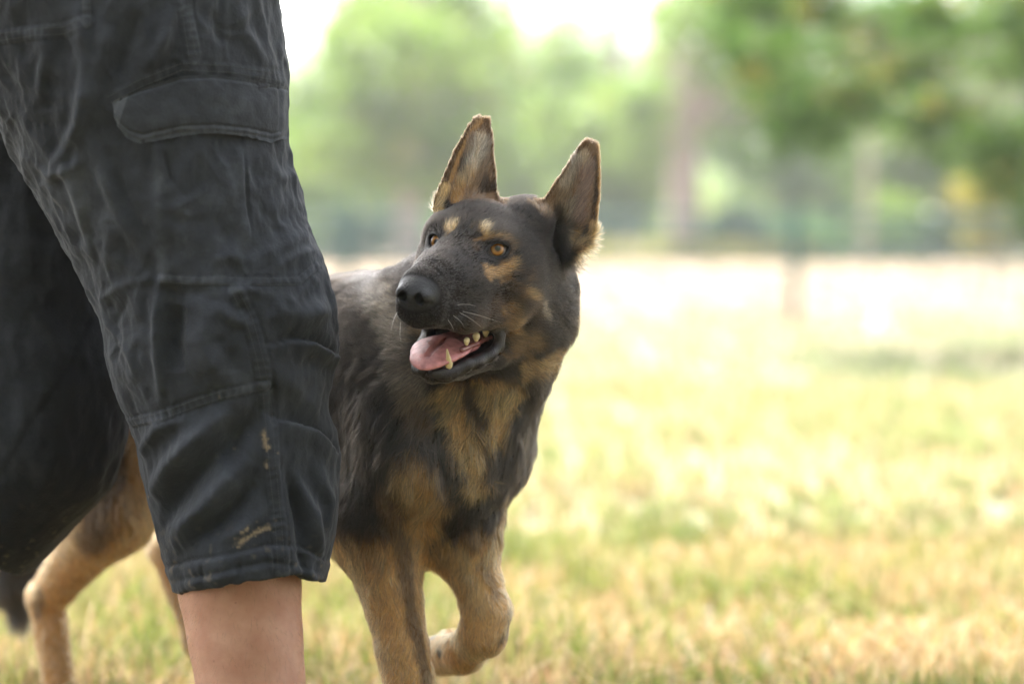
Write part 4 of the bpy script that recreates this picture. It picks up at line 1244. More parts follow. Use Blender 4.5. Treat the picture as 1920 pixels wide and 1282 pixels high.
_tN = vert_normals(TV, TQ); TV = TV + _tN * (0.0011 * vnoise(TV * [90, 90, 90] + 4) + 0.0006 * vnoise(TV * 260))[:, None]; ton.data.vertices.foreach_set('co', TV.astype(np.float32).ravel()); ton.data.update()
th_ = w2h(TV); _tn = fbm(TV * 250, 2)
tc = np.array([0.62, 0.245, 0.235]) * (1 + 0.35 * _tn[:, None])
tc = tc * (1 - 0.25 * np.exp(-(th_[:, 1:2] / 0.35) ** 2))
point_color(ton, 'tongue_color', tc)
tooth_m = simple_mat('tooth_enamel', (0.74, 0.60, 0.34), rough=0.3, spec=0.5, noise=0.2, nscale=300)
def tooth(pts):
    F = Field(); F.chain([(h2w(p), r * CM) for p, r in pts], k=0.2 * CM)
    P = np.array([h2w(p) for p, r in pts])
    sdf_obj('tooth', F, P.min(0) - 0.008, P.max(0) + 0.008, 0.0009, tooth_m, dog, relax_it=1)
_c = ray_h(842, 680, 1.9); _t = ray_h(838, 655, 2.05)
tooth([(_c + [0, 0, -0.3], 0.36), (_c, 0.34), (_t, 0.09)])
for (x, y), r in (((875, 641), 0.26), ((893, 633), 0.34), ((911, 624), 0.31), ((923, 618), 0.22)):
    b = ray_h(x, y, 2.75)
    tooth([(b + [0.28, 0, 0.12], r * 0.7), (b + [0, 0, -0.22], r * 0.55), (b + [0, 0, 0.2], r), (b + [-0.34, 0, 0.05], r * 0.7)])
gum_m = simple_mat('gum', (0.20, 0.06, 0.05), rough=0.22, spec=0.6, noise=0.4, nscale=300)
G_ = Field(); _gp = [ray_h(x, y, 2.72) + [0, 0, -0.42] for x, y in ((866, 648), (878, 643), (895, 636), (912, 628), (928, 622))]
G_.chain([(h2w(p), 0.26 * CM) for p in _gp], k=0.2 * CM); _ga = np.array([h2w(p) for p in _gp])
sdf_obj('gum', G_, _ga.min(0) - 0.008, _ga.max(0) + 0.008, 0.001, gum_m, dog)
# claws
claw_m = simple_mat('claw_horn', (0.02, 0.016, 0.014), rough=0.3, spec=0.5)
def claw(a, d):
    V, F = [], []; d = norm(np.array(d, float)); P = [a, a + d * 0.006, a + d * 0.011 + [0, 0, -0.002], a + d * 0.015 + [0, 0, -0.005]]
    limb(V, F, P, [0.0030, 0.0028, 0.0018, 0.0004], 7); mesh_obj('claw', V, np.array(F), claw_m, dog)
for t in (-0.021, -0.007, 0.007, 0.021):
    side = np.array([0.45, 0.80, 0.35]); side = side - (side @ _pd) * _pd; side /= np.linalg.norm(side)
    claw(_pw + side * t * 1.1 + _pd * (0.031 - abs(t) * 0.3) + [0, 0, 0.012], _pd * 0.8 + np.array([-0.2, 0, 0.35]))
for t in (-0.024, -0.008, 0.008, 0.024): claw(b2w(0.100 - abs(t) * 0.5, -0.067 + t * 1.15, 0.017), FW * 0.9 + np.array([0, 0, -0.2]))
for t in (-0.022, -0.007, 0.007, 0.022): claw(b2w(-0.592 - abs(t) * 0.5, -0.075 + t * 1.1, 0.016), FW * 0.9 + np.array([0, 0, -0.2]))
for t in (-0.020, -0.007, 0.007, 0.020): claw(b2w(-0.468, 0.066 + t * 1.1, 0.072), FW * 0.8 + np.array([0, 0, -0.5]))
# ---- whiskers
wm = fur_mat('whisker', False, (0.85, 0.80, 0.72))
for pp, dep in (([(858, 572), (872, 568), (892, 574)], 2.46), ([(868, 584), (905, 592), (940, 605)], 2.455), ([(862, 586), (885, 597), (902, 613)], 2.45), ([(850, 592), (864, 600), (870, 612)], 2.45), ([(840, 600), (850, 612), (851, 622)], 2.445), ([(745, 585), (736, 600), (733, 620)], 2.46), ([(752, 600), (748, 622), (752, 640)], 2.45)):
    p0, _n = DHIT(*pp[0])
    if p0 is None: continue
    d0 = proj(p0)[2]
    q = np.array([p0, unproj(*pp[1], d0 - 0.012), unproj(*pp[2], d0 - 0.016)])
    tt = np.linspace(0, 1, 8)[:, None]
    c = (1 - tt) ** 2 * q[0] + 2 * tt * (1 - tt) * q[1] + tt ** 2 * q[2]
    hair_object('whisker', c[None], (0.00022 * (1 - 0.8 * tt[:, 0]))[None], None, wm, dog)
# ================================================================== THE PERSON (seen from hip to shin)
PD = 2.53                       # depth of the near leg's axis
def px_w(px, py, d): return unproj(px, py, d)
# near trouser leg: a tube whose two edges follow the cloth (photo y, left edge, right edge)
_lv = np.array([(-420, -330, 505), (-250, -250, 512), (-100, -160, 518), (0, -105, 523), (100, -60, 536), (180, -22, 542), (240, 2, 543), (300, 33, 547), (350, 60, 559), (400, 90, 571),
                (450, 118, 585), (500, 146, 606), (560, 176, 625), (600, 192, 631), (640, 199, 634), (680, 204, 632), (715, 212, 624), (745, 224, 611), (770, 234, 612), (800, 247, 622),
                (840, 260, 634), (900, 269, 637), (950, 279, 636), (1000, 292, 629), (1050, 308, 614), (1090, 322, 606), (1130, 333, 603), (1200, 345, 600)], float)
_zz = []; _cx = []; _rx = []
for y, l, r in _lv:
    a, b = unproj(l, y, PD), unproj(r, y, PD)
    _zz.append((a[2] + b[2]) / 2); _cx.append((a[0] + b[0]) / 2); _rx.append((b[0] - a[0]) / 2)
_zz = np.array(_zz)[::-1]; _cx = np.array(_cx)[::-1]; _rx = np.array(_rx)[::-1]
def smooth_interp(z, X, Y):
    # average of shifted linear interpolations: no kinks
    return sum(np.interp(z + o, X, Y) for o in (-0.012, -0.006, 0, 0.006, 0.012)) / 5
def leg_tube(shrink=0.0):
    def fn(P):
        z = P[:, 2]
        cx = smooth_interp(z, _zz, _cx); rx = smooth_interp(z, _zz, _rx) - shrink
        ry = np.minimum(rx * (0.86 + 0.22 * sstep(0.36, 0.28, z)), 0.105 + 0.10 * np.clip(z - 0.60, 0, 0.3)) - 0
        cyy = PD + 0.0 * z
        x, y = P[:, 0] - cx, P[:, 1] - cyy
        k0 = np.sqrt((x / rx) ** 2 + (y / ry) ** 2); k1 = np.sqrt((x / rx ** 2) ** 2 + (y / ry ** 2) ** 2) + 1e-6
        return k0 * (k0 - 1) / k1
    return fn
FARD = 2.74
far_chain = [(unproj(60, -260, FARD), 0.130), (unproj(55, 120, FARD), 0.122), (unproj(62, 480, FARD), 0.109), (unproj(72, 700, FARD), 0.1035), (unproj(48, 820, FARD), 0.103), (unproj(-30, 930, FARD + 0.01), 0.092), (unproj(-100, 1035, FARD + 0.03), 0.080), (unproj(-150, 1120, FARD + 0.05), 0.080)]
TR = Field()
TR.MARGIN = 0.30
TR.chain(far_chain, k=0.03)
TR.add(leg_tube(), (-0.33, PD, 0.60), 0.75, 'u', 0.012)
_hipc = unproj(150, -360, 2.62)
TR.ellipsoid(_hipc, (0.185, 0.165, 0.14), None, 'u', 0.05)
# open bottoms: slanted hems, hollow inside
def hem_cut(p0, n):
    n = np.asarray(n, float) / np.linalg.norm(n)
    return lambda P: (P - p0) @ n
_hn = unproj(330, 1117, PD); _hr = unproj(603, 1092, PD)
_dir = _hr - _hn; _nh = np.array([-_dir[2], 0.0, _dir[0]]); _nh /= np.linalg.norm(_nh); _nh = _nh + np.array([0, 0.10, 0])
_hx = [unproj(x, y, PD - 0.07) for x, y in ((300, 1122), (332, 1119), (380, 1108), (440, 1097), (500, 1086), (545, 1080), (566, 1084), (585, 1097), (602, 1106), (640, 1106))]
def near_below(P):
    zh = smooth_interp(P[:, 0], np.array([h[0] for h in _hx]), np.array([h[2] for h in _hx])) + 0.0012 * np.sin(P[:, 0] * 210 + 2 * np.sin(P[:, 0] * 90))
    zh = zh - 0.10 * np.clip(P[:, 1] - PD + 0.07, -0.05, 0.2)
    return np.where(P[:, 0] > _hn[0] - 0.05, (P[:, 2] - zh) * 0.95, 1.0)
def inner_near(P):
    return np.maximum(leg_tube(0.0085)(P), P[:, 2] - 0.335)
TR.add(inner_near, (-0.30, PD, 0.38), 0.30, 's', 0.003)
TR.add(near_below, (-0.28, PD, 0.22), 0.16, 's', 0.003)
_fh = unproj(45, 1086, FARD); _fa = far_chain[5][0]; _fb = far_chain[7][0]
_fn = (_fb - _fa) / np.linalg.norm(_fb - _fa)
_FI = Field(); _FI.MARGIN = 0.3; _FI.chain([(p, r - 0.009) for p, r in far_chain[5:]], k=0.03)
TR.add(lambda P: np.maximum(_FI(P), 0.04 - (P - _fa) @ _fn), _fb, 0.25, 's', 0.003)
_fcp = unproj(45, 1086, FARD); _fn2 = np.array([-0.62, 0, -0.78]); _fn2 /= np.linalg.norm(_fn2)
TR.add(lambda P: np.where(P[:, 0] < _fcp[0] + 0.06, -((P - _fcp) @ _fn2), 1.0), _fb + [0, 0, -0.03], 0.20, 's', 0.003)
# waist opening
TR.add(lambda P: 1.12 - P[:, 2], (-0.45, 2.6, 1.25), 0.2, 's', 0.003)
_tlo = np.array([-0.86, 2.33, 0.19]); _thi = np.array([-0.12, 2.96, 1.16])
PV, PQ = polygonise(TR, _tlo, _thi, 0.0042)
PV = TR.project(PV, 2)
_vis = np.abs(PV[PQ].mean(1)[:, 1] - 2.5) < 0.14
_c = PV[PQ].mean(1)
_sel = (_c[:, 1] < 2.60) & (_c[:, 0] > -0.60)
PV, PQ, _f = subdivide(PV, PQ, _sel)
PV = relax(PV, PQ, np.ones(len(PV), bool), 2)
PN = vert_normals(PV, PQ)
PHIT = Hits(PV, PQ)
SMOOTH_V = PV.copy()

disp = np.zeros(len(PV)); wear_shade = np.zeros(len(PV)); dirt = np.zeros(len(PV)); PXW = PD - 0.10
front = PN[:, 1] < 0.45
def S(px): return px / FPX * PXW
def fold(pts, w, h, s=1.0, taper=True, wr=0.0):
    """a rounded ridge (h>0) or valley (h<0) of the cloth along a line, w and h in photo pixels"""
    L = PHIT.line(pts)
    if len(L) < 2: return
    m, d, a, tot, _ = near_line(PV, L)
    t = a / max(tot, 1e-6)
    tp = np.sin(np.clip(t, 0.02, 0.98) * math.pi) ** 0.5 if taper else 1.0
    g = np.exp(-(d / S(w)) ** 2) * tp
    disp[m] += S(h) * g * front[m]
    if wr: wear_shade[m] += wr * g
def crease(pts, w, h, side):
    """an overhanging pleat: cloth stands proud on one side of the line and drops away on the other; side=+1 is the photo's upper/left side"""
    L = PHIT.line(pts)
    if len(L) < 2: return
    px, py, _ = proj(PV)
    lo, hi = L.min(0) - 0.05, L.max(0) + 0.05
    m, d, a, tot, off = near_line(PV, L)
    t = a / tot; tp = np.sin(np.clip(t, 0.02, 0.98) * math.pi) ** 0.6
    dirv = norm(L[-1] - L[0]); sidev = np.cross(dirv, [0, -1.0, 0])   # in-plane normal
    sg = np.sign(off @ sidev) * side
    up = np.exp(-(d / S(w)) ** 2); dn = np.exp(-(d / S(w * 0.6)) ** 2)
    disp[m] += S(h) * tp * np.where(sg > 0, up * (1 - np.exp(-(d / S(3)) ** 2) * 0.3), -dn * 0.9) * front[m]
def seam(pts, w, h, rip=0.8, per=16, stitch=True):
    """a flat-felled seam: a raised band with puckers across it"""
    L = PHIT.line(pts)
    if len(L) < 2: return None
    m, d, a, tot, off = near_line(PV, L)
    band = sstep(S(w) * 1.15, S(w) * 0.85, d)
    ph = a / S(per) * 2 * math.pi + 5.5 * vnoise(PV[m] * 50)
    disp[m] += S(h) * 0.30 * band * (0.9 + rip * 0.6 * np.sin(ph) * np.clip(1 + 3.2 * vnoise(PV[m] * 38), 0.0, 2.6)) * front[m]
    disp[m] -= S(h * 0.5) * np.exp(-((d - S(w * 1.1)) / S(2.2)) ** 2) * front[m]
    wear_shade[m] += 0.16 * band * (0.4 + 0.6 * np.clip(np.sin(ph) + 2 * vnoise(PV[m] * 60), 0, 1))
    return L
# broad wrinkling of the cloth, drawn out down the leg
Pp = PV * [1, 1, 0.50]
w1 = fbm(Pp * 26 + 3, 2); w2 = fbm(Pp * [70, 70, 60] + 11, 3)
disp += (0.0090 * (0.25 - np.abs(w1)) + 0.0034 * w2 + 0.0060 * (0.22 - np.abs(fbm(PV * 30 + 1.5 * fbm(PV * 18, 2)[:, None] + 70, 2))) * sstep(0.40, 0.55, PV[:, 2]) + 0.0024 * (0.2 - np.abs(vnoise(Pp * [95, 95, 110] + 61)))) * front
disp += 0.0016 * (0.2 - np.abs(vnoise(PV * [55, 55, 38] + 40))) * sstep(0.42, 0.56, PV[:, 2])

UP = [ # thigh, left side: long soft folds
 ([(150, 20), (162, 120), (152, 230), (95, 330)], 14, 7), ([(95, 60), (80, 150), (70, 220)], 13, 5), ([(205, 40), (185, 130), (150, 250)], 16, 6),
 ([(330, 10), (300, 90), (270, 140)], 14, 7), ([(260, 20), (235, 100), (225, 150)], 16, -6), ([(440, 10), (470, 80), (500, 120)], 18, 5), ([(400, 20), (420, 90)], 14, -5),
 ([(160, 230), (190, 320), (240, 430), (290, 500)], 12, 6), ([(120, 300), (150, 380), (170, 470)], 13, 5), ([(210, 300), (240, 380), (280, 440)], 11, -5),
 ([(60, 300), (100, 330), (160, 300)], 9, 5), ([(190, 460), (240, 500), (290, 520)], 11, 4), ([(190, 560), (240, 530), (300, 520)], 8, 4),
 ([(200, 600), (235, 650), (265, 700)], 9, 5), ([(240, 560), (215, 610), (240, 660)], 8, -4), ([(265, 620), (250, 660), (262, 720)], 9, 4),
 # pocket leg of the cloth
 ([(300, 530), (296, 600), (298, 680), (304, 745)], 9, 11), ([(335, 570), (325, 640), (335, 700)], 22, -12), ([(400, 560), (380, 640), (400, 700)], 26, 9),
 ([(415, 580), (440, 600), (465, 612)], 10, 8), ([(420, 560), (445, 545), (470, 545)], 10, 6), ([(440, 575), (465, 580)], 10, -6), ([(430, 650), (440, 700)], 12, -6),
 ([(300, 545), (350, 548), (400, 545)], 10, -5), ([(500, 575), (560, 590), (620, 580)], 22, 7),
 # the lower leg: folds slanting up to the right
 ([(285, 930), (330, 860), (400, 790), (440, 760)], 22, 12), ([(300, 990), (360, 900), (440, 820), (490, 770)], 20, -10), ([(330, 1010), (400, 930), (470, 850)], 22, 11),
 ([(370, 1010), (440, 950), (480, 900)], 14, -8), ([(400, 1020), (460, 990), (500, 950)], 12, 6), ([(265, 850), (300, 800), (360, 780)], 14, 6),
 ([(470, 790), (440, 830), (430, 880)], 16, -5), ([(340, 950), (330, 1000), (335, 1040)], 12, 6),
 ([(560, 900), (585, 960), (600, 1040)], 16, 9), ([(540, 880), (560, 960), (570, 1040)], 14, -9), ([(600, 880), (618, 940), (612, 1000)], 14, 6),
]
for pts_, w, h in UP: fold(pts_, w * (1.15 if w < 13 else 1.0), h * (1.5 if w < 13 else 2.4))
# knee pleats that overhang
crease([(505, 648), (540, 638), (585, 640), (632, 668)], 26, 15, 1)
fold([(520, 690), (565, 745), (600, 765)], 24, 10); fold([(560, 670), (600, 690), (625, 690)], 20, -9)
crease([(512, 786), (545, 790), (590, 808), (634, 850)], 26, 16, 1)
fold([(545, 840), (580, 900), (600, 960)], 26, -12); fold([(510, 800), (512, 740), (508, 700)], 8, -8)
fold([(455, 290), (460, 350), (472, 440)], 3.5, -6)
fold([(445, 285), (450, 350), (462, 440)], 9, 4, taper=False); fold([(300, 275), (320, 330), (345, 370)], 5, -6)
fold([(300, 280), (296, 400), (306, 520)], 13, 6, taper=False, wr=0.12)
fold([(330, 300), (340, 380), (330, 460)], 16, 5); fold([(380, 400), (420, 440), (460, 445)], 20, -7); fold([(380, 300), (420, 330), (440, 380)], 18, 5)
fold([(480, 380), (520, 420), (560, 400)], 16, -6); fold([(500, 300), (530, 340), (550, 330)], 14, 5); fold([(490, 480), (540, 460), (570, 430)], 14, 6)
fold([(400, 490), (430, 480), (470, 490)], 10, 5); fold([(520, 500), (555, 480), (590, 470)], 10, 6)
# seams
SEAMS = []
SEAMS.append(seam([(345, 0), (352, 50), (362, 108)], 15, 3.5, per=14))
SEAMS.append(seam([(442, 545), (468, 600), (485, 660), (498, 720), (506, 800), (512, 880), (520, 960), (527, 1040), (528, 1072)], 15, 4.5, per=17))
SEAMS.append(seam([(246, 792), (300, 780), (360, 758), (420, 738), (500, 722)], 10, 5, rip=1.2, per=15))
SEAMS.append(seam([(303, 522), (360, 527), (420, 527), (500, 528), (560, 527), (592, 500)], 8, 3.5, per=18))
SEAMS.append(seam([(-5, 72), (60, 62), (120, 58), (165, 40)], 13, 4, per=13))
SEAMS.append(seam([(205, 188), (262, 158), (340, 126), (430, 130), (528, 148)], 12, 2.2, per=19))
SEAMS.append(seam([(162, 0), (165, 45)], 8, 3, per=12))
# hem: a doubled, gathered band
HEM = PHIT.line([(318, 1062), (360, 1050), (430, 1040), (500, 1022), (560, 1022), (606, 1048)])
m, d, a, tot, _ = near_line(PV, HEM)
_px, _py, _ = proj(PV)
below = sstep(-3, 6, _py - np.interp(_px, [310, 360, 430, 500, 560, 610], [1064, 1051, 1038, 1022, 1022, 1052])) * front * (PV[:, 2] < 0.40) * (PV[:, 0] > -0.42)
disp += S(5) * below + S(3.0) * below * vnoise(PV * [160, 160, 40])
disp[m] -= S(4) * np.exp(-(d / S(4)) ** 2)
fold([(325, 1090), (420, 1070), (500, 1052), (560, 1060), (600, 1075)], 5, -4, taper=False)
fold([(555, 1060), (585, 1082), (603, 1080)], 12, 14)
fold([(330, 1100), (400, 1085), (470, 1068)], 9, 6); fold([(560, 1030), (568, 1065), (565, 1090)], 8, -12); fold([(380, 1060), (384, 1100)], 6, -5); fold([(450, 1045), (452, 1085)], 6, -5); fold([(505, 1035), (510, 1075)], 6, 6)
# far leg seams, faint
fold([(0, 722), (45, 727), (90, 735)], 6, 4, taper=False); fold([(165, 600), (120, 700), (40, 830), (0, 900)], 4, -5, taper=False); fold([(20, 560), (80, 600), (120, 680)], 14, 6)
fold([(0, 1010), (40, 1035), (90, 1062)], 5, 5, taper=False)
disp *= sstep(-0.9, -0.45, PN[:, 2]) * (1 - 0.5 * sstep(0.30, 0.27, PV[:, 2]))
PV = PV + PN * disp[:, None]
# dried mud
for pts_, r in (([(494, 812), (498, 838)], 7), ([(490, 836), (502, 838)], 4), ([(499, 868), (499, 878)], 5), ([(437, 842)], 5.5), ([(520, 850)], 3), ([(585, 668)], 3.5), ([(450, 1018), (475, 1000), (505, 988)], 8), ([(455, 1000), (465, 990)], 5), ([(447, 1025)], 7), ([(413, 745)], 3), ([(302, 158)], 4), ([(283, 930)], 3)):
    L = PHIT.line(pts_, 4)
    if len(L) == 0: continue
    m, d, _, _, _ = near_line(SMOOTH_V, L)
    dd = d * (1 + 1.8 * vnoise(SMOOTH_V[m] * 350))
    dirt[m] = np.maximum(dirt[m], 0.85 * sstep(S(r * 0.95), 0, dd) * np.clip(0.75 + 1.1 * vnoise(SMOOTH_V[m] * 700), 0.1, 1))
dirt = np.maximum(dirt, 0.22 * sstep(0.22, 0.36, vnoise(SMOOTH_V * 180 + 5)) * sstep(0.36, 0.28, SMOOTH_V[:, 2]))

def cloth_mat():
    m, nt, N, L, out = new_mat('charcoal_cotton')
    b = N.new('ShaderNodeBsdfPrincipled')
    b.inputs['Roughness'].default_value = 0.82; b.inputs['Specular IOR Level'].default_value = 0.25
    b.inputs['Sheen Weight'].default_value = 0.10; b.inputs['Sheen Roughness'].default_value = 0.5
    geo = N.new('ShaderNodeNewGeometry')
    aw = N.new('ShaderNodeAttribute'); aw.attribute_name = 'wear_shade'
    ad = N.new('ShaderNodeAttribute'); ad.attribute_name = 'dirt'
    n = N.new('ShaderNodeTexNoise'); n.inputs['Scale'].default_value = 22; n.inputs['Detail'].default_value = 6; n.inputs['Roughness'].default_value = 0.65
    L.new(geo.outputs['Position'], n.inputs['Vector'])
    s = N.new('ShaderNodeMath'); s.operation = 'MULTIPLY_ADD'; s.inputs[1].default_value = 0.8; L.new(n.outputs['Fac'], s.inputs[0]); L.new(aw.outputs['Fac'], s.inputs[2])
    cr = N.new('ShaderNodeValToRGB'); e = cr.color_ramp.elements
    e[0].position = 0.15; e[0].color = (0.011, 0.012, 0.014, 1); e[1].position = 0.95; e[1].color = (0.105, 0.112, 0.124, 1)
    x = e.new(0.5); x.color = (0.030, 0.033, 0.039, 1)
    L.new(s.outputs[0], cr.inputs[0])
    mx = N.new('ShaderNodeMix'); mx.data_type = 'RGBA'; mx.inputs['B'].default_value = (0.32, 0.235, 0.14, 1)
    L.new(ad.outputs['Fac'], mx.inputs['Factor']); L.new(cr.outputs[0], mx.inputs['A']); L.new(mx.outputs['Result'], b.inputs['Base Color'])
    # weave
    w1 = N.new('ShaderNodeTexWave'); w1.inputs['Scale'].default_value = 260; w1.bands_direction = 'DIAGONAL'; w1.inputs['Distortion'].default_value = 1.5
    L.new(geo.outputs['Position'], w1.inputs['Vector'])
    n2 = N.new('ShaderNodeTexNoise'); n2.inputs['Scale'].default_value = 420; n2.inputs['Detail'].default_value = 3
    L.new(geo.outputs['Position'], n2.inputs['Vector'])
    n3 = N.new('ShaderNodeTexNoise'); n3.inputs['Scale'].default_value = 75; n3.inputs['Detail'].default_value = 3
    L.new(geo.outputs['Position'], n3.inputs['Vector'])
    a1 = N.new('ShaderNodeMath'); a1.operation = 'MULTIPLY_ADD'; a1.inputs[1].default_value = 0.12
    L.new(w1.outputs['Fac'], a1.inputs[0]); L.new(n2.outputs['Fac'], a1.inputs[2])
    a2 = N.new('ShaderNodeMath'); a2.operation = 'MULTIPLY_ADD'; a2.inputs[1].default_value = 2.2
    L.new(n3.outputs['Fac'], a2.inputs[0]); L.new(a1.outputs[0], a2.inputs[2])
    bp = N.new('ShaderNodeBump'); bp.inputs['Strength'].default_value = 0.55; bp.inputs['Distance'].default_value = 0.0011
    L.new(a2.outputs[0], bp.inputs['Height']); L.new(bp.outputs[0], b.inputs['Normal'])
    L.new(b.outputs[0], out.inputs[0])
    return m
cloth = cloth_mat()
person = empty('person', (float(unproj(460, 1200, PD)[0]), PD, 0.0))
tag(person, 'person in worn charcoal cargo shorts below the knee, standing beside the dog with bare shins', 'person')
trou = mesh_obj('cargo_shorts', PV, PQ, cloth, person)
_farleg = sstep(2.60, 2.66, SMOOTH_V[:, 1]) * sstep(0.90, 0.80, SMOOTH_V[:, 2])          # shade on the far leg, put into its cloth colour
point_float(trou, 'wear_shade', np.clip(wear_shade + 9 * np.clip(disp, 0, 0.012) + 0.35 * vnoise(SMOOTH_V * [14, 14, 9] + 2), -0.2, 0.6) * (1 - _farleg) - 0.42 * _farleg); point_float(trou, 'dirt', dirt)

# ---- patches of cloth sewn on: pocket flap (and the pocket's edge) as their own pieces
TB = BVHTree.FromPolygons([tuple(v) for v in PV], [tuple(int(i) for i in q) for q in PQ])
def patch(name, top, bottom, n, m, lift, thick, mat, parent, puff=0.0):
    """cloth patch between two photo-traced edges, laid over the garment, with thickness"""
    def resample(P, k):
        P = np.array(P, float); s = np.r_[0, np.cumsum(np.linalg.norm(np.diff(P, axis=0), axis=1))]
        t = np.linspace(0, s[-1], k); return np.stack([np.interp(t, s, P[:, 0]), np.interp(t, s, P[:, 1])], 1)
    T, Bt = resample(top, n), resample(bottom, n)
    V = np.zeros((n, m, 3)); o = Vector((0, 0, CAM_H))
    for i in range(n):
        for j in range(m):
            q = T[i] + (Bt[i] - T[i]) * j / (m - 1)
            p = None; sh = 0
            while p is None and sh < 40:
                p, nn, _, _ = PHIT.b.ray_cast(o, (Vector(unproj(q[0] - sh, q[1], 1.0)) - o).normalized()); sh += 3
            d_ = proj(np.array(p))[2]
            u, v = i / (n - 1), j / (m - 1)
            bul = puff * math.sin(math.pi * u) ** 0.5 * math.sin(math.pi * min(1, v * 1.0)) ** 0.7
            P_ = unproj(q[0], q[1], min(d_, PD + 0.04)) if sh <= 3 else np.array(p)
            nv = np.array(nn); V[i, j] = P_ + nv * (lift + bul)
    F = []; idx = np.arange(n * m).reshape(n, m)
    Vf = V.reshape(-1, 3)
    gi = np.gradient(V, axis=0); gj = np.gradient(V, axis=1)
    NN = norm(np.cross(gi, gj)); NN = np.where((NN @ np.array([0, -1.0, 0]))[..., None] > 0, NN, -NN)
    Vf2 = (V - NN * thick).reshape(-1, 3)
    q1 = np.stack([idx[:-1, :-1], idx[:-1, 1:], idx[1:, 1:], idx[1:, :-1]], -1).reshape(-1, 4)
    ring = np.r_[idx[0, :], idx[1:, -1], idx[-1, -2::-1], idx[-2:0:-1, 0]]
    rr = np.stack([ring, np.roll(ring, -1), np.roll(ring, -1) + n * m, ring + n * m], 1)
    Q = np.concatenate([q1, q1[:, ::-1] + n * m, rr])
    return V, np.concatenate([Vf, Vf2]), Q
_top = [(212, 192), (262, 168), (340, 142), (400, 140), (470, 150), (534, 164)]
_bot = [(214, 205), (222, 238), (240, 260), (265, 270), (300, 263), (340, 254), (400, 252), (460, 258), (505, 268), (535, 258)]
V3, FV, FQ = patch('pocket_flap', _top, _bot, 150, 56, 0.0035, 0.003, cloth, trou, puff=0.0035)
uu = np.repeat(np.linspace(0, 1, 150), 56); vv = np.tile(np.linspace(0, 1, 56), 150)
edge = np.minimum(np.minimum(uu, 1 - uu) * 330, (1 - vv) * 110)             # px from the free edge
fd = -S(2.0) * np.exp(-((edge - 17) / 2.6) ** 2) - S(1.4) * np.exp(-((edge - 6) / 2.0) ** 2)
fd += S(0.7) * (edge < 17) * np.sin(uu * 120 + 9 * vnoise(FV[:8400] * 40)) + S(5) * vnoise(FV[:8400] * [30, 30, 60] + 3) + S(2.4) * vnoise(FV[:8400] * 110)
fd -= S(2.5) * np.exp(-(((vv) * 110 - 6) / 3) ** 2) - S(0.8) * np.exp(-(((vv) * 110 - 14) / 5) ** 2) * np.sin(uu * 90)
FN = vert_normals(FV, FQ)
FV[:8400] += FN[:8400] * fd[:, None]
flap = mesh_obj('pocket_flap', FV, FQ, cloth, trou)
point_float(flap, 'wear_shade', np.r_[0.10 + 0.12 * (edge < 17) + 0.25 * (uu < 0.10), np.zeros(8400)].clip(0, 1))
point_float(flap, 'dirt', np.zeros(len(FV)))

# ---- stitching: short threads along the seams
TB2 = BVHTree.FromPolygons([tuple(v) for v in PV], [tuple(int(i) for i in q) for q in PQ])
def stitches(lines, mat, parent, name='stitching'):
    V, F = [], []
    for L, offpx in lines:
        if L is None: continue
        s = np.r_[0, np.cumsum(np.linalg.norm(np.diff(L, axis=0), axis=1))]
        t = 0.0; step = 0.0030
        while t + 0.0022 < s[-1]:
            a = np.array([np.interp(t, s, L[:, k]) for k in range(3)]); b = np.array([np.interp(t + 0.0021, s, L[:, k]) for k in range(3)])
            dv = norm(b - a); sd = norm(np.cross(dv, [0, -1.0, 0]))
            ab = []
            for p in (a, b):
                p = p + sd * S(offpx)
                h, nn, _, dist = TB2.ray_cast(Vector(p) + Vector((0, -0.04, 0)), Vector((0, 1, 0)))
                if h is None: ab = None; break
                ab.append((np.array(h), np.array(nn)))
            t += step
            if ab is None: continue
            i0 = len(V)
            for (h, nn), e in zip(ab, (0, 1)):
                V += [h + sd * 0.00035 + nn * 0.0001, h + nn * 0.0006, h - sd * 0.00035 + nn * 0.0001]
            F += [(i0, i0 + 1, i0 + 4, i0 + 3), (i0 + 1, i0 + 2, i0 + 5, i0 + 4)]
    if V: 
        o = mesh_obj(name, V, np.array(F), mat, parent); tag(o, kind='stuff')
thread = simple_mat('grey_thread', (0.05, 0.05, 0.052), rough=0.8)
stitches([(l, o_) for l in SEAMS for o_ in (-6, 6)], thread, trou)

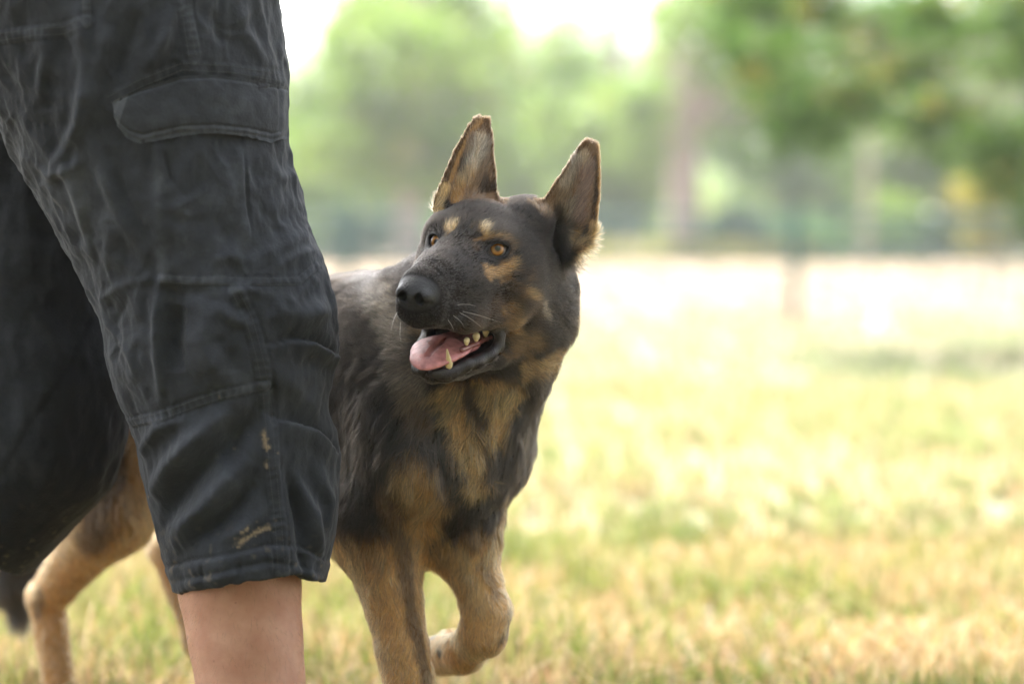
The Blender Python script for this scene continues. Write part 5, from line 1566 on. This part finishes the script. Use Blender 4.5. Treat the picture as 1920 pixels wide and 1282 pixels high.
# ---- drawcord lock and lace beads left out of sight; the body under the cloth
def skin_mat():
    m, nt, N, L, out = new_mat('skin')
    b = N.new('ShaderNodeBsdfPrincipled')
    geo = N.new('ShaderNodeNewGeometry')
    n = N.new('ShaderNodeTexNoise'); n.inputs['Scale'].default_value = 28; n.inputs['Detail'].default_value = 6; n.inputs['Roughness'].default_value = 0.6
    L.new(geo.outputs['Position'], n.inputs['Vector'])
    cr = N.new('ShaderNodeValToRGB'); e = cr.color_ramp.elements
    e[0].position = 0.3; e[0].color = (0.46, 0.215, 0.135, 1); e[1].position = 0.72; e[1].color = (0.62, 0.35, 0.235, 1)
    L.new(n.outputs['Fac'], cr.inputs[0])
    v = N.new('ShaderNodeTexVoronoi'); v.inputs['Scale'].default_value = 55
    L.new(geo.outputs['Position'], v.inputs['Vector'])
    lt = N.new('ShaderNodeMapRange'); lt.inputs['From Min'].default_value = 0.04; lt.inputs['From Max'].default_value = 0.10; lt.inputs['To Min'].default_value = 0.5; lt.inputs['To Max'].default_value = 0
    L.new(v.outputs['Distance'], lt.inputs['Value'])
    mx = N.new('ShaderNodeMix'); mx.data_type = 'RGBA'; mx.inputs['B'].default_value = (0.24, 0.08, 0.05, 1)
    L.new(lt.outputs[0], mx.inputs['Factor']); L.new(cr.outputs[0], mx.inputs['A']); L.new(mx.outputs['Result'], b.inputs['Base Color'])
    b.inputs['Roughness'].default_value = 0.48; b.inputs['Subsurface Weight'].default_value = 0.25
    b.inputs['Subsurface Radius'].default_value = (0.012, 0.004, 0.002); b.inputs['Subsurface Scale'].default_value = 0.6
    n2 = N.new('ShaderNodeTexNoise'); n2.inputs['Scale'].default_value = 650; n2.inputs['Detail'].default_value = 3
    L.new(geo.outputs['Position'], n2.inputs['Vector'])
    bp = N.new('ShaderNodeBump'); bp.inputs['Strength'].default_value = 0.35; bp.inputs['Distance'].default_value = 0.0008
    L.new(n2.outputs['Fac'], bp.inputs['Height']); L.new(bp.outputs[0], b.inputs['Normal'])
    L.new(b.outputs[0], out.inputs[0])
    return m
SK = Field(); SK.MARGIN = 0.25
def lx(y, l, r): a, b = unproj(l, y, PD + 0.005), unproj(r, y, PD + 0.005); return (a + b) / 2, (b[0] - a[0]) / 2
kn, kr = lx(880, 370, 560)
c1_, r1_ = lx(1000, 336, 552); c2_, r2_ = lx(1100, 342, 557); c3_, r3_ = lx(1200, 362, 560); c4_, r4_ = lx(1290, 378, 566)
hip = _hipc + [0.03, -0.06, -0.05]
SK.chain([(hip, 0.085), (kn, 0.058)], k=0.03)
SK.chain([(kn, 0.056), (c1_, r1_ * 0.98), (c2_, r2_), (c3_, r3_), (c4_, r4_)], k=0.02)
ank = np.array([c4_[0] + 0.010, PD + 0.02, 0.085])
SK.chain([(c4_, r4_ * 0.98), (ank, 0.034), (ank + [0.0, 0, -0.05], 0.034)], k=0.02)
SK.chain([(ank + [-0.02, 0, -0.045], 0.034), (ank + [0.09, -0.01, -0.058], 0.034), (ank + [0.15, -0.01, -0.064], 0.026)], k=0.02)
fk = far_chain[4][0]; fc = far_chain[6][0]; fa = unproj(-330, 1330, FARD + 0.12)
SK.chain([(hip + [-0.02, 0.16, 0], 0.085), (fk, 0.058), (0.5 * (fc + fk) , 0.060), (fc, 0.055), (fa, 0.036)], k=0.03)
SK.chain([(fa, 0.036), (fa + [0.03, 0.0, -0.075], 0.034), (fa + [0.12, -0.01, -0.115], 0.028)], k=0.02)
SK.chain([(hip + [0.0, 0.07, 0.03], 0.13), (hip + [0.02, 0.07, 0.20], 0.125), (hip + [0.03, 0.07, 0.40], 0.15)], k=0.05)
SV, SQ = polygonise(SK, (-1.05, 2.30, -0.02), (-0.10, 3.05, 1.45), 0.0060)
SV = SK.project(SV, 2)
body = mesh_obj('body', SV, SQ, skin_mat(), person)
# fine hairs on the shin
_SN = vert_normals(SV, SQ)
_k = np.where((SV[:, 2] < 0.36) & (SV[:, 2] > 0.10) & (SV[:, 0] > -0.5))[0]
_k = rng.choice(_k, 1500); _p = SV[_k] + 0.003 * rng.standard_normal((1500, 3)); _p = SK.project(_p, 2)
_d = norm(_SN[_k] * 0.45 + np.array([0, 0, -1.0]) + 0.3 * rng.standard_normal((1500, 3))); _l = 0.004 + 0.006 * rng.random((1500, 1))
_t = np.linspace(0, 1, 4)
_pts = _p[:, None] + _d[:, None] * (_l * _t)[:, :, None] + _SN[_k][:, None] * (0.0012 * _t)[None, :, None]
_lh = hair_object('leg_hair', _pts, np.repeat((0.00009 * (1 - 0.8 * _t))[None], 1500, 0), None, fur_mat('leg_hair', False, (0.10, 0.055, 0.03)), person)
tag(_lh, kind='stuff')
# ---- shirt hem above the waist and boots below the frame
cl2 = simple_mat('black_jersey', (0.03, 0.03, 0.032), rough=0.9, bump=0.3, bscale=300)
SH = Field(); SH.MARGIN = 0.3
SH.chain([(hip + [0.0, 0.07, 0.14], 0.158), (hip + [0.02, 0.07, 0.24], 0.150), (hip + [0.03, 0.07, 0.40], 0.172)], k=0.05)
SH.add(lambda P: P[:, 2] - (hip[2] + 0.10), (hip[0], hip[1] + 0.07, hip[2]), 0.2, 's', 0.004)
V_, Q_ = polygonise(SH, hip + [-0.26, -0.2, -0.02], hip + [0.28, 0.34, 0.62], 0.008)
mesh_obj('shirt', V_, Q_, cl2, person)
leather = simple_mat('brown_leather', (0.06, 0.035, 0.02), rough=0.5, bump=0.3, bscale=150)
rubber = simple_mat('black_rubber', (0.015, 0.015, 0.015), rough=0.8)
def boot(a, fwd):
    BT = Field(); BT.MARGIN = 0.3
    BT.chain([(a + [0, 0, 0.03], 0.047), (a + [0, 0, -0.03], 0.046)], k=0.02)
    BT.chain([(a + [-0.025, 0, -0.035], 0.044), (a + fwd * 0.10 + [0, 0, -0.045], 0.043), (a + fwd * 0.17 + [0, 0, -0.052], 0.033)], k=0.02)
    zs = a[2] - 0.085 + 0.006
    BT.add(lambda P: P[:, 2] - zs, (a[0] + 0.05, a[1], zs - 0.1), 0.2, 's', 0.004)
    V_, Q_ = polygonise(BT, a + [-0.12, -0.12, -0.12], a + [0.26, 0.12, 0.12], 0.005)
    b = mesh_obj('boot', V_, Q_, leather, person)
    BS = Field(); BS.MARGIN = 0.3
    BS.chain([(a + [-0.03, 0, -0.074], 0.047), (a + fwd * 0.17 + [0, 0, -0.074], 0.038)], k=0.02, flat=(np.array([0, 0, 1.0]), 0.25))
    V_, Q_ = polygonise(BS, a + [-0.12, -0.12, -0.12], a + [0.26, 0.12, 0.0], 0.004)
    mesh_obj('sole', V_, Q_, rubber, b)
boot(ank, norm(np.array([1.0, -0.05, 0]))); boot(np.array([fa[0], fa[1], 0.088]), norm(np.array([1.0, -0.05, 0])))
